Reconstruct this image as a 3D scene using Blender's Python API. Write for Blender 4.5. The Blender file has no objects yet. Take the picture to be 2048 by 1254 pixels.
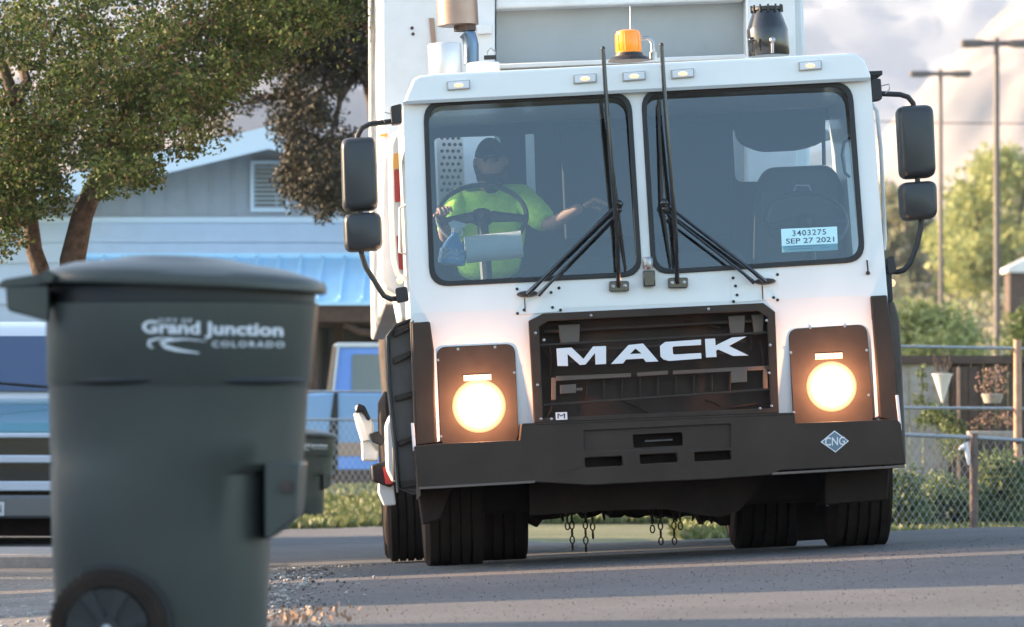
import bpy, bmesh, math, random
import numpy as np
from mathutils import Vector, Matrix, Euler
R = math.radians
sc = bpy.context.scene
COL = sc.collection
random.seed(7)

# ------------------------------------------------------------------ camera
CAM_H = 0.685
FPX = 9600.0                       # focal length in pixels of the 2048 px wide photograph
cd = bpy.data.cameras.new('camera')
cd.sensor_width = 36.0
cd.lens = 36.0 * FPX / 2048.0
cd.clip_start = 0.1
cd.clip_end = 20000
cd.dof.use_dof = True
cd.dof.focus_distance = 24.2
cd.dof.aperture_fstop = 5.8
cam = bpy.data.objects.new('camera', cd)
COL.objects.link(cam)
PITCH = math.atan(219.0 / FPX)
cam.location = (0, 0, CAM_H)
cam.rotation_euler = (R(90) + PITCH, 0, 0)
sc.camera = cam
CM = Euler(cam.rotation_euler).to_matrix()

# ------------------------------------------------------------------ light
SUN_ROT, SUN_EL = R(-77), R(14)
w = bpy.data.worlds.new('World')
sc.world = w
w.use_nodes = True
nt = w.node_tree
sky = nt.nodes.new('ShaderNodeTexSky')
sky.sky_type = 'NISHITA'
sky.sun_disc = False
sky.sun_elevation = SUN_EL
sky.sun_rotation = SUN_ROT
sky.air_density = 1.0
sky.dust_density = 1.6
nt.links.new(sky.outputs[0], nt.nodes['Background'].inputs[0])
nt.nodes['Background'].inputs[1].default_value = 0.125
sd = bpy.data.lights.new('sun', 'SUN')
sd.energy = 5.0
sd.angle = R(0.5)
sd.color = (1.0, 0.72, 0.47)
sun = bpy.data.objects.new('sun', sd)
COL.objects.link(sun)
SDIR = Vector((math.sin(SUN_ROT) * math.cos(SUN_EL), math.cos(SUN_ROT) * math.cos(SUN_EL), math.sin(SUN_EL)))
sun.rotation_euler = SDIR.to_track_quat('Z', 'Y').to_euler()
sun.location = SDIR * 50
sc.view_settings.view_transform = 'Standard'
sc.view_settings.look = 'None'
sc.view_settings.gamma = 1
sc.view_settings.use_curve_mapping = False
sc.view_settings.exposure = 2.4

# ------------------------------------------------------------------ helpers
def ray(u, v):
    d = CM @ Vector(((u - 1024) / FPX, (627 - v) / FPX, -1))
    return d.normalized()

def P(u, v, d):
    """world point at depth y = d seen at pixel (u, v)"""
    r = ray(u, v)
    t = d / r.y
    return Vector((r.x * t, d, CAM_H + r.z * t))

TRUCK = Matrix.Translation((0.715, 24.0, 0)) @ Euler((0, 0, R(2.4))).to_matrix().to_4x4() \
    @ Euler((R(-1.1), 0, 0)).to_matrix().to_4x4() @ Euler((0, R(-2.7), 0)).to_matrix().to_4x4()
TI = TRUCK.inverted()

def F(u, v, y):
    """truck-local point at local depth y seen at pixel (u, v)"""
    o = TI @ Vector((0, 0, CAM_H))
    d = (TI.to_3x3() @ ray(u, v))
    t = (y - o.y) / d.y
    return o + d * t

def link(name, me, mat, parent=None):
    o = bpy.data.objects.new(name, me)
    COL.objects.link(o)
    if mat is not None and len(me.materials) == 0:
        for m in (mat if isinstance(mat, (list, tuple)) else [mat]):
            me.materials.append(m)
    if parent:
        o.parent = parent
    return o

def finish(o, bevel=0, seg=2, smooth=True, angle=35):
    me = o.data
    if bevel:
        m = o.modifiers.new('bevel', 'BEVEL')
        m.width = bevel; m.segments = seg; m.limit_method = 'ANGLE'; m.angle_limit = R(40)
    if smooth:
        me.polygons.foreach_set('use_smooth', [True] * len(me.polygons))
        a = R(angle)
        bm = bmesh.new(); bm.from_mesh(me)
        for e in bm.edges:
            if len(e.link_faces) == 2 and e.calc_face_angle(0) > a:
                e.smooth = False
        bm.to_mesh(me); bm.free()
    return o

class MB:
    def __init__(s):
        s.v = []; s.f = []
    def add(s, vs, fs):
        n = len(s.v)
        s.v += [Vector(x) for x in vs]
        s.f += [tuple(i + n for i in f) for f in fs]
        return s
    def box(s, a, b):
        x0, y0, z0 = a; x1, y1, z1 = b
        return s.add([(x0, y0, z0), (x1, y0, z0), (x1, y1, z0), (x0, y1, z0), (x0, y0, z1), (x1, y0, z1), (x1, y1, z1), (x0, y1, z1)],
                     [(0, 3, 2, 1), (4, 5, 6, 7), (0, 1, 5, 4), (1, 2, 6, 5), (2, 3, 7, 6), (3, 0, 4, 7)])
    def loft(s, rings, cap=True):
        n = len(rings[0]); b = len(s.v)
        for r in rings:
            s.v += [Vector(p) for p in r]
        for k in range(len(rings) - 1):
            for i in range(n):
                j = (i + 1) % n
                s.f.append((b + k * n + i, b + k * n + j, b + (k + 1) * n + j, b + (k + 1) * n + i))
        if cap:
            s.f.append(tuple(b + i for i in reversed(range(n))))
            s.f.append(tuple(b + (len(rings) - 1) * n + i for i in range(n)))
        return s
    def tube(s, pts, r, n=8):
        pts = [Vector(p) for p in pts]
        rs = r if isinstance(r, (list, tuple)) else [r] * len(pts)
        rings = []; up = None
        for i, p in enumerate(pts):
            a = pts[max(i - 1, 0)]; c = pts[min(i + 1, len(pts) - 1)]
            t = (c - a).normalized()
            if up is None:
                up = t.orthogonal().normalized()
            up = (up - t * up.dot(t))
            up = up.normalized() if up.length > 1e-6 else t.orthogonal().normalized()
            q = t.cross(up)
            rings.append([p + (up * math.cos(2 * math.pi * k / n) + q * math.sin(2 * math.pi * k / n)) * rs[i] for k in range(n)])
        return s.loft(rings)
    def lathe(s, prof, c=(0, 0, 0), axis='z', n=32, cap=True):
        """prof: list of (radius, height)"""
        c = Vector(c); rings = []
        for r, h in prof:
            ring = []
            for k in range(n):
                a = 2 * math.pi * k / n
                x, y = r * math.cos(a), r * math.sin(a)
                ring.append(c + Vector({'z': (x, y, h), 'x': (h, x, y), 'y': (y, h, x)}[axis]))
            rings.append(ring)
        return s.loft(rings, cap)
    def prism(s, poly, y0, y1, mp=None):
        """poly (x, z) extruded from y0 to y1"""
        mp = mp or (lambda a, b, t: (a, t, b))
        return s.loft([[mp(a, b, y0) for a, b in poly], [mp(a, b, y1) for a, b in poly]])
    def sphere(s, c, r, n=16, m=10):
        c = Vector(c); r = Vector(r) if not isinstance(r, (int, float)) else Vector((r, r, r))
        rings = []
        for i in range(m + 1):
            t = math.pi * (i + .02) / (m + .04)
            rings.append([c + Vector((r.x * math.sin(t) * math.cos(2 * math.pi * k / n), r.y * math.sin(t) * math.sin(2 * math.pi * k / n), -r.z * math.cos(t))) for k in range(n)])
        return s.loft(rings)
    def build(s, name, mat, parent=None, bevel=0, smooth=True, seg=2, angle=35):
        me = bpy.data.meshes.new(name)
        me.from_pydata([tuple(v) for v in s.v], [], s.f)
        bm = bmesh.new(); bm.from_mesh(me)
        bmesh.ops.recalc_face_normals(bm, faces=bm.faces)
        bm.to_mesh(me); bm.free()
        o = link(name, me, mat, parent)
        return finish(o, bevel, seg, smooth, angle)

def rpoly(pts, r, n=6):
    """round the corners of a polygon; r one radius or one each"""
    out = []; N = len(pts)
    for i, p in enumerate(pts):
        rr = r[i] if isinstance(r, (list, tuple)) else r
        p = Vector(p); a = Vector(pts[i - 1]); b = Vector(pts[(i + 1) % N])
        if rr <= 0:
            out.append(tuple(p)); continue
        da = (a - p).normalized(); db = (b - p).normalized()
        rr = min(rr, (a - p).length * .48, (b - p).length * .48)
        s, e = p + da * rr, p + db * rr
        for k in range(n + 1):
            t = k / n
            q = s * (1 - t) ** 2 + p * 2 * t * (1 - t) + e * t * t
            out.append(tuple(q))
    return out

def plate(name, outer, holes, mp, t0, t1, mat, parent, bevel=0, smooth=False):
    """flat plate with holes; outlines (a, b), mp(a, b, t) -> point"""
    bm = bmesh.new(); loops = []
    edges = []
    for lp in [outer] + list(holes):
        vs = [bm.verts.new((a, b, 0)) for a, b in lp]
        es = [bm.edges.new((vs[i], vs[(i + 1) % len(vs)])) for i in range(len(vs))]
        edges += es
    bmesh.ops.triangle_fill(bm, use_beauty=True, use_dissolve=False, edges=edges)
    top = list(bm.faces)
    if t1 != t0:
        r = bmesh.ops.extrude_face_region(bm, geom=top)
        for g in r['geom']:
            if isinstance(g, bmesh.types.BMVert):
                g.co.z = 1
    for v in bm.verts:
        v.co = Vector(mp(v.co.x, v.co.y, t0 if v.co.z < .5 else t1))
    bmesh.ops.recalc_face_normals(bm, faces=bm.faces)
    me = bpy.data.meshes.new(name)
    bm.to_mesh(me); bm.free()
    o = link(name, me, mat, parent)
    return finish(o, bevel, 2, smooth)

def text(name, s, mp, mat, parent, bold=0.0, aspect_fn=None, spacing=1.0):
    """lettering: mp(a, b) maps the unit box of the words to the surface"""
    cu = bpy.data.curves.new('t', 'FONT')
    cu.body = s; cu.size = 1; cu.offset = bold; cu.space_character = spacing; cu.resolution_u = 3
    o = bpy.data.objects.new('t', cu); COL.objects.link(o)
    dg = bpy.context.evaluated_depsgraph_get(); dg.update()
    me = bpy.data.meshes.new_from_object(o.evaluated_get(dg))
    bpy.data.objects.remove(o)
    xs = [v.co.x for v in me.vertices]; ys = [v.co.y for v in me.vertices]
    x0, x1, y0, y1 = min(xs), max(xs), min(ys), max(ys)
    for v in me.vertices:
        v.co = Vector(mp((v.co.x - x0) / (x1 - x0), (v.co.y - y0) / (y1 - y0)))
    me.name = name
    me.materials.clear()
    return link(name, me, mat, parent)

def thing(name, label, cat, loc=(0, 0, 0), group=None, mat=None):
    o = bpy.data.objects.new(name, None)
    COL.objects.link(o)
    o.empty_display_size = .2
    if mat is not None:
        o.matrix_world = mat
    else:
        o.location = loc
    o['label'] = label; o['category'] = cat
    if group: o['group'] = group
    return o

def tag(o, label=None, cat=None, group=None, kind=None):
    for k, v in (('label', label), ('category', cat), ('group', group), ('kind', kind)):
        if v: o[k] = v
    return o

def recenter(root_loc, o):
    """express a mesh given in world coordinates relative to its parent's location"""
    o.data.transform(Matrix.Translation(-Vector(root_loc)))
    return o

# ------------------------------------------------------------------ materials
MATS = {}
def mat(name, col, rough=.5, metal=0, noise=0, scale=20, bump=0, bscale=60, col2=None, emit=None, es=0, coat=0, trans=0, spec=.5, detail=6, thr=None, ior=None, subs=0):
    m = bpy.data.materials.new(name); m.use_nodes = True
    nt = m.node_tree; b = nt.nodes['Principled BSDF']
    b.inputs['Base Color'].default_value = (*col, 1)
    b.inputs['Roughness'].default_value = rough
    b.inputs['Metallic'].default_value = metal
    b.inputs['Specular IOR Level'].default_value = spec
    if coat: b.inputs['Coat Weight'].default_value = coat
    if trans: b.inputs['Transmission Weight'].default_value = trans
    if emit:
        b.inputs['Emission Color'].default_value = (*emit, 1); b.inputs['Emission Strength'].default_value = es
    if col2 or noise:
        tc = nt.nodes.new('ShaderNodeTexCoord'); nz = nt.nodes.new('ShaderNodeTexNoise')
        nz.inputs['Scale'].default_value = scale; nz.inputs['Detail'].default_value = detail
        nz.inputs['Roughness'].default_value = .65
        nt.links.new(tc.outputs['Object'], nz.inputs['Vector'])
        rp = nt.nodes.new('ShaderNodeValToRGB')
        c2 = col2 or tuple(max(0, c * (1 - noise)) for c in col)
        rp.color_ramp.elements[0].color = (*c2, 1); rp.color_ramp.elements[1].color = (*col, 1)
        lo, hi = thr or (.35, .65)
        rp.color_ramp.elements[0].position = lo; rp.color_ramp.elements[1].position = hi
        nt.links.new(nz.outputs['Fac'], rp.inputs[0]); nt.links.new(rp.outputs[0], b.inputs['Base Color'])
    if bump:
        tc = nt.nodes.new('ShaderNodeTexCoord'); nz = nt.nodes.new('ShaderNodeTexNoise')
        nz.inputs['Scale'].default_value = bscale; nz.inputs['Detail'].default_value = 4
        bp = nt.nodes.new('ShaderNodeBump'); bp.inputs['Strength'].default_value = bump; bp.inputs['Distance'].default_value = .01
        nt.links.new(tc.outputs['Object'], nz.inputs['Vector'])
        nt.links.new(nz.outputs['Fac'], bp.inputs['Height']); nt.links.new(bp.outputs[0], b.inputs['Normal'])
    MATS[name] = m
    return m

WHITE = mat('white_paint', (.80, .81, .81), .28, coat=.3, col2=(.74, .75, .75), scale=2.2, thr=(.3, .6))
BODYW = mat('body_white', (.78, .78, .77), .4, col2=(.66, .65, .62), scale=3, thr=(.25, .6))
GREYP = mat('grey_panel', (.40, .41, .40), .5, col2=(.33, .34, .33), scale=1.5, bump=.03)
DARKP = mat('dark_plastic', (.052, .040, .032), .55, col2=(.040, .030, .024), scale=6, bump=.08, bscale=200, spec=.15)  # brown veil of lens flare mixed into the base colour
BUMP = mat('bumper_steel', (.058, .042, .033), .55, col2=(.044, .031, .024), scale=3, bump=.05, bscale=120, spec=.15)  # dark steel, with the flare's brown put into its colour
GRILLE = mat('grille_black', (.036, .024, .019), .5, col2=(.050, .034, .027), scale=9, spec=.15)  # black lifted to brown to carry the lens flare
GRILLEL = mat('grille_bracket', (.15, .118, .10), .5, spec=.15)
FRAMEP = mat('fender_plastic', (.125, .105, .092), .5, col2=(.095, .08, .07), scale=5, bump=.05, bscale=150, spec=.15)
RUB = mat('rubber', (.026, .018, .014), .8, col2=(.038, .026, .020), scale=14, bump=.2, bscale=90, spec=.15)
GASK = mat('gasket_rubber', (.016, .019, .022), .55)
BLACK = mat('black_gloss', (.012, .013, .015), .18, coat=.5)
BLACKM = mat('black_matte', (.016, .016, .017), .5)
MIRR = mat('mirror_shell', (.030, .033, .035), .38, bump=.04, bscale=150)
CHROME = mat('chrome', (.75, .76, .78), .15, metal=1)
STEEL = mat('steel', (.45, .45, .46), .4, metal=1, noise=.3, scale=30)
RUST = mat('rusty_steel', (.10, .065, .05), .75, col2=(.04, .028, .023), scale=18)
EXH = mat('exhaust_can', (.36, .25, .20), .35, metal=.75, col2=(.27, .18, .14), scale=4)
UNDER = mat('underbody_black', (.022, .014, .011), .8, col2=(.032, .021, .016), scale=10, spec=.15)
AMBER = mat('amber_lens', (.80, .25, .015), .15, emit=(1, .30, .01), es=.03)
AMBERL = mat('amber_lamp', (.9, .6, .3), .3, emit=(1, .60, .30), es=.25)
LAMP = mat('headlamp_light', (1, 1, 1), .3, emit=(1, .8, .52), es=10)
def lamp_nodes():
    nt = LAMP.node_tree; b = nt.nodes['Principled BSDF']; L = nt.links.new
    tc = nt.nodes.new('ShaderNodeTexCoord'); sp = nt.nodes.new('ShaderNodeSeparateXYZ'); cb = nt.nodes.new('ShaderNodeCombineXYZ')
    vd = nt.nodes.new('ShaderNodeVectorMath'); vd.operation = 'DISTANCE'; vd.inputs[1].default_value = (.5, 0, .5)
    L(tc.outputs['Generated'], sp.inputs[0]); L(sp.outputs[0], cb.inputs[0]); L(sp.outputs[2], cb.inputs[2]); L(cb.outputs[0], vd.inputs[0])
    r = nt.nodes.new('ShaderNodeValToRGB'); e = r.color_ramp.elements; e.new(.5); e.new(.7)
    for k, (p, c) in enumerate(((0, (1, .9, .72)), (.31, (1, .74, .44)), (.40, (.26, .15, .07)), (.5, (.105, .046, .020)))):
        e[k].position = p; e[k].color = (*c, 1)
    L(vd.outputs['Value'], r.inputs[0]); L(r.outputs[0], b.inputs['Emission Color']); b.inputs['Emission Strength'].default_value = 2.2
    b.inputs['Base Color'].default_value = (.03, .022, .018, 1); b.inputs['Specular IOR Level'].default_value = .1
lamp_nodes()
LAMPR = mat('lamp_reflector_glow', (1, .8, .6), .3, emit=(1, .42, .16), es=.05)
LEDS = mat('led_light', (.5, .3, .2), .3, emit=(1, .55, .32), es=.5)
LETTER = mat('letter_white', (.72, .73, .76), .35)
DECALB = mat('decal_blue', (.13, .19, .24), .5)
DECALD = mat('decal_dark', (.06, .08, .16), .5)
STICK = mat('sticker_paper', (.62, .92, .96), .6, emit=(.5, .9, 1), es=.0)
REDREF = mat('red_reflector', (.45, .03, .03), .4)
AMBREF = mat('amber_reflector', (.90, .42, .08), .4)
LIME = mat('hi_vis_cloth', (.60, .95, .10), .85, col2=(.38, .70, .05), scale=11, thr=(.3, .6), bump=1.0, bscale=22)
SKIN = mat('skin', (.36, .20, .14), .6)
BEARD = mat('beard_hair', (.018, .012, .010), .9)
CAPM = mat('cap_cloth', (.02, .022, .03), .85)
TROUS = mat('trouser_cloth', (.03, .035, .05), .9)
SEATM = mat('seat_vinyl', (.035, .037, .04), .6)
INTER = mat('cab_lining', (.030, .031, .034), .8)
PAPER = mat('paper_towel', (.88, .90, .90), .9, bump=.1, bscale=90)
BOTTLE = mat('bottle_blue', (.20, .42, .75), .3)
BINM = mat('bin_plastic', (.062, .068, .060), .38, col2=(.052, .057, .051), scale=3, bump=.05, bscale=250, spec=.4)
BLUEM = mat('blue_metal_roof', (.46, .74, .95), .5, metal=.0, col2=(.43, .70, .91), scale=3)
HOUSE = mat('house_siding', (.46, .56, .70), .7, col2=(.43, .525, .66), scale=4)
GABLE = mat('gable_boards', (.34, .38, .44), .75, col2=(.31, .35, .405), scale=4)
TRIMB = mat('pale_trim', (.58, .70, .82), .6)
SHING = mat('roof_shingle', (.34, .25, .20), .85, col2=(.26, .19, .15), scale=20)
WOODB = mat('brown_timber', (.085, .048, .032), .8, col2=(.055, .032, .022), scale=8)
BRICK = mat('porch_brick', (.15, .085, .06), .85, col2=(.10, .06, .045), scale=12)
WINDK = mat('dark_window', (.02, .025, .03), .08)
TRUNK = mat('bark', (.125, .085, .062), .9, col2=(.045, .03, .022), scale=22, bump=.6, bscale=30)
BARK2 = mat('dark_bark', (.075, .055, .045), .9, col2=(.04, .03, .025), scale=12, bump=.5, bscale=25)
WEATH = mat('weathered_board', (.44, .40, .35), .85, col2=(.27, .23, .19), scale=11, thr=(.3, .7))
WEATHD = mat('brown_board', (.105, .070, .052), .85, col2=(.065, .045, .035), scale=9)
POSTW = mat('round_wood_post', (.50, .30, .20), .8, col2=(.36, .21, .14), scale=14)
GALV = mat('galvanised', (.36, .39, .42), .5, metal=.5, noise=.25, scale=30)
GALVM = mat('chain_wire', (.45, .47, .50), .5, metal=.2)
POLE = mat('pole_brown', (.13, .105, .10), .6, col2=(.10, .082, .078), scale=5)
CARB = mat('car_blue', (.15, .33, .82), .3, coat=.5)
CARB2 = mat('car_blue_dull', (.20, .36, .60), .35, coat=.3)
CARTAN = mat('car_tan', (.36, .24, .17), .45)
CARTEAL = mat('car_teal', (.09, .26, .34), .25, coat=.6)
CARWH = mat('car_white', (.62, .66, .70), .3, coat=.3)
GLASSC = mat('car_glass', (.05, .085, .16), .08, coat=.5)
GREYGL = mat('grey_glass', (.17, .22, .24), .1, coat=.3)
BLUCHR = mat('chrome_sheen', (.55, .64, .76), .3)  # no metal: the sky's sheen on chrome is put into the colour
BUMPG = mat('weathered_bumper', (.16, .17, .18), .35, metal=.4)
CONC = mat('concrete', (.34, .32, .30), .85, col2=(.26, .245, .23), scale=20, bump=.2)

def glass_mat():
    m = bpy.data.materials.new('windshield_glass'); m.use_nodes = True
    nt = m.node_tree; nt.nodes.clear()
    out = nt.nodes.new('ShaderNodeOutputMaterial'); mx = nt.nodes.new('ShaderNodeMixShader')
    tr = nt.nodes.new('ShaderNodeBsdfTransparent'); gl = nt.nodes.new('ShaderNodeBsdfGlossy')
    tr.inputs[0].default_value = (.54, .66, .72, 1); gl.inputs['Roughness'].default_value = .04
    gl.inputs[0].default_value = (.78, .90, 1, 1)
    fr = nt.nodes.new('ShaderNodeFresnel'); fr.inputs[0].default_value = 1.85
    nt.links.new(fr.outputs[0], mx.inputs[0]); nt.links.new(tr.outputs[0], mx.inputs[1]); nt.links.new(gl.outputs[0], mx.inputs[2])
    nt.links.new(mx.outputs[0], out.inputs[0])
    return m
GLASS = glass_mat()

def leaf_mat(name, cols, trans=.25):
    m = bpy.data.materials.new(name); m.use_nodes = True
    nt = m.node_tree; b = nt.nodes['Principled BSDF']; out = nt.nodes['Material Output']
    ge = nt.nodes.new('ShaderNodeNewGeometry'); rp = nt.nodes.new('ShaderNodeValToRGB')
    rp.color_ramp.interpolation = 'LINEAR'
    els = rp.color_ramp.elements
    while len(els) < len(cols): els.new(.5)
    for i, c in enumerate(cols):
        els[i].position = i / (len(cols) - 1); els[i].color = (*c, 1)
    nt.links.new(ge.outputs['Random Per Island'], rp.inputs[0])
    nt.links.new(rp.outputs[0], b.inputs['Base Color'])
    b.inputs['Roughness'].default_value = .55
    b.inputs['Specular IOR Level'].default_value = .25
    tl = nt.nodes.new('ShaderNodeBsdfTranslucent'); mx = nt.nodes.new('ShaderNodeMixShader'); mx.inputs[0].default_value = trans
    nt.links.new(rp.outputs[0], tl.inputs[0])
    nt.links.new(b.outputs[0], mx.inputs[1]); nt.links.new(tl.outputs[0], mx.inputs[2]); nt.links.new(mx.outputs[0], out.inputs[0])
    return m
LEAFG = leaf_mat('tree_leaf', [(.032, .048, .014), (.050, .076, .020), (.070, .105, .026), (.15, .19, .05), (.15, .08, .06)])
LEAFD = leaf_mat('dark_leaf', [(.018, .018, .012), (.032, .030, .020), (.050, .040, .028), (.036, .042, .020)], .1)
LEAFY = leaf_mat('yellow_leaf', [(.24, .27, .10), (.33, .36, .13), (.42, .42, .18), (.29, .34, .13)], .35)
LEAFB = leaf_mat('bush_leaf', [(.07, .10, .04), (.11, .15, .05), (.17, .20, .08), (.14, .17, .08)])
LEAFH = leaf_mat('scrub_leaf', [(.17, .19, .11), (.24, .25, .13), (.29, .28, .18), (.28, .24, .20)])
FLOW = leaf_mat('dry_flower', [(.35, .20, .14), (.45, .28, .22), (.20, .12, .08), (.12, .16, .06)])
GRASSM = leaf_mat('grass_blade', [(.08, .11, .035), (.12, .15, .05), (.16, .18, .07), (.20, .19, .10)])

# ------------------------------------------------------------------ ground shape
def sst(a, b, x):
    t = np.clip((x - a) / (b - a), 0, 1)
    return t * t * (3 - 2 * t)

def gz(x, y):
    x = np.asarray(x, float); y = np.asarray(y, float)
    tilt = math.tan(R(2.7)) * np.clip(x - .715, -3.2, 2.4)
    wgt = sst(13, 21, y) * (1 - sst(31, 37, y))
    z = tilt * wgt
    z = z - .105 * sst(24.5, 30, y)
    z = z - .13 * sst(31, 37.5, y)
    z = z - .09 * sst(36, 46, y) * sst(0, -2, x)
    z = z + .22 * sst(49, 57, y) * sst(1, -1, x)
    z = z - .02 * sst(-1.2, -3, x) * (1 - sst(20, 30, y))
    hill = 0
    z = z + np.where(y > 75, (y - 75) * .018, 0) * sst(75, 110, y)
    # scrub hillside on the right behind the street
    hx = x / np.maximum(y, 1.0)
    z = z + sst(150, 330, y) * (7 + 3.5 * np.exp(-((hx - .076) / .008) ** 2) + 7.5 * sst(.090, .112, hx) + .9 * np.sin(x * .11 + y * .02) + .5 * np.sin(x * .31))
    return z

def grid_obj(name, xs, ys, zf, m):
    X, Y = np.meshgrid(xs, ys)
    Z = zf(X, Y)
    nx, ny = len(xs), len(ys)
    co = np.stack([X, Y, Z], -1).reshape(-1, 3)
    me = bpy.data.meshes.new(name)
    me.vertices.add(len(co)); me.vertices.foreach_set('co', co.ravel())
    i = np.arange(ny - 1)[:, None] * nx + np.arange(nx - 1)[None]
    q = np.stack([i, i + 1, i + nx + 1, i + nx], -1).reshape(-1, 4)
    me.loops.add(q.size); me.polygons.add(len(q))
    me.loops.foreach_set('vertex_index', q.ravel().astype(np.int32))
    me.polygons.foreach_set('loop_start', np.arange(len(q), dtype=np.int32) * 4)
    me.polygons.foreach_set('use_smooth', np.ones(len(q), bool))
    me.update()
    return link(name, me, m)

def ground_mat(name, c1, c2, c3=None, s1=.8, s2=40, bump=.4, bs=120, speck=None):
    m = bpy.data.materials.new(name); m.use_nodes = True
    nt = m.node_tree; b = nt.nodes['Principled BSDF']; L = nt.links.new
    tc = nt.nodes.new('ShaderNodeTexCoord')
    n1 = nt.nodes.new('ShaderNodeTexNoise'); n1.inputs['Scale'].default_value = s1; n1.inputs['Detail'].default_value = 8
    n2 = nt.nodes.new('ShaderNodeTexNoise'); n2.inputs['Scale'].default_value = s2; n2.inputs['Detail'].default_value = 5
    r1 = nt.nodes.new('ShaderNodeValToRGB'); r1.color_ramp.elements[0].color = (*c1, 1); r1.color_ramp.elements[1].color = (*c2, 1)
    r1.color_ramp.elements[0].position = .35; r1.color_ramp.elements[1].position = .65
    r2 = nt.nodes.new('ShaderNodeValToRGB'); r2.color_ramp.elements[0].color = (.55, .55, .55, 1); r2.color_ramp.elements[1].color = (1.4, 1.4, 1.4, 1)
    r2.color_ramp.elements[0].position = .3; r2.color_ramp.elements[1].position = .7
    mx = nt.nodes.new('ShaderNodeMixRGB'); mx.blend_type = 'MULTIPLY'; mx.inputs[0].default_value = .85
    for n in (n1, n2): L(tc.outputs['Object'], n.inputs['Vector'])
    L(n1.outputs['Fac'], r1.inputs[0]); L(n2.outputs['Fac'], r2.inputs[0])
    L(r1.outputs[0], mx.inputs[1]); L(r2.outputs[0], mx.inputs[2])
    last = mx.outputs[0]
    if speck:
        vo = nt.nodes.new('ShaderNodeTexVoronoi'); vo.inputs['Scale'].default_value = 55
        L(tc.outputs['Object'], vo.inputs['Vector'])
        rs = nt.nodes.new('ShaderNodeValToRGB'); rs.color_ramp.elements[0].color = (1, 1, 1, 1); rs.color_ramp.elements[1].color = (0, 0, 0, 1)
        rs.color_ramp.elements[0].position = .1; rs.color_ramp.elements[1].position = .3
        L(vo.outputs['Distance'], rs.inputs[0])
        m2 = nt.nodes.new('ShaderNodeMixRGB'); m2.inputs[2].default_value = (*speck, 1)
        mu = nt.nodes.new('ShaderNodeMath'); mu.operation = 'MULTIPLY'; mu.inputs[1].default_value = .5
        L(rs.outputs[0], mu.inputs[0]); L(mu.outputs[0], m2.inputs[0]); L(last, m2.inputs[1])
        last = m2.outputs[0]
    L(last, b.inputs['Base Color'])
    b.inputs['Roughness'].default_value = .85
    bp = nt.nodes.new('ShaderNodeBump'); bp.inputs['Strength'].default_value = bump; bp.inputs['Distance'].default_value = .02
    n3 = nt.nodes.new('ShaderNodeTexNoise'); n3.inputs['Scale'].default_value = bs; n3.inputs['Detail'].default_value = 3
    L(tc.outputs['Object'], n3.inputs['Vector']); L(n3.outputs['Fac'], bp.inputs['Height']); L(bp.outputs[0], b.inputs['Normal'])
    return m

M_SOIL = ground_mat('soil_grass', (.11, .12, .045), (.17, .165, .075), s1=.9, s2=18)
M_ROAD = ground_mat('asphalt', (.088, .086, .087), (.120, .117, .117), s1=.7, s2=55, speck=(.21, .20, .19), bump=.6)
M_GRAV = ground_mat('gravel_verge', (.14, .125, .11), (.22, .20, .18), s1=2.0, s2=45, speck=(.34, .32, .30), bump=.9, bs=70)

ys = np.concatenate([np.arange(-30, 10, 2), np.arange(10, 60, .35), np.arange(60, 150, 3), np.arange(150, 420, 6), [500, 700, 1000, 3000, 7000]])
xs = np.concatenate([[-3000, -800, -200, -90, -60], np.arange(-40, -8, 2), np.arange(-8, 8, .35), np.arange(8, 60, 2), [70, 90, 140, 300, 1200, 3000]])
g = grid_obj('ground', xs, ys, lambda X, Y: gz(X, Y) - .03, M_SOIL); tag(g, kind='structure')
def road_sheet(name, y0, y1, x0, x1, dz, m, dx=.3, edge=None):
    o = grid_obj(name, np.arange(x0, x1 + .01, dx), np.arange(y0, y1 + .01, .25), lambda X, Y: gz(X, Y) + dz, m)
    if edge:
        for v in o.data.vertices:
            edge(v)
    return tag(o, kind='structure')
def road_edge(v):
    # ragged far and left edge
    x, y = v.co.x, v.co.y
    lim = 36.6 + .25 * math.sin(x * 1.3) + (9.5 * float(sst(.5, -1.2, x)))
    if y > lim: v.co.z -= .06
road_sheet('road', -10, 48, -7, 12, 0, M_ROAD, edge=road_edge)
def verge_edge(v):
    x, y = v.co.x, v.co.y
    lim = -1.05 + .12 * math.sin(y * 2.1) + .07 * math.sin(y * 5.3) + (.028 * (y - 17)) * -1
    if x > lim: v.co.z -= .05
road_sheet('gravel_verge', 6, 30, -7, .4, .012, M_GRAV, dx=.1, edge=verge_edge)

# kerb on the far left, in front of the parked old pickup
kb = MB()
for (xa, xb) in ((-6, -1.9),):
    yk = 31.2; n = 16
    rings = []
    for i in range(n + 1):
        x = xa + (xb - xa) * i / n; z = float(gz(x, yk))
        rings.append([(x, yk, z - .1), (x, yk, z + .07), (x, yk + .02, z + .085), (x, yk + 1.4, z + .10), (x, yk + 1.4, z - .1)])
    kb.loft(rings)
tag(kb.build('pavement', CONC, smooth=False), kind='structure')

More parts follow.
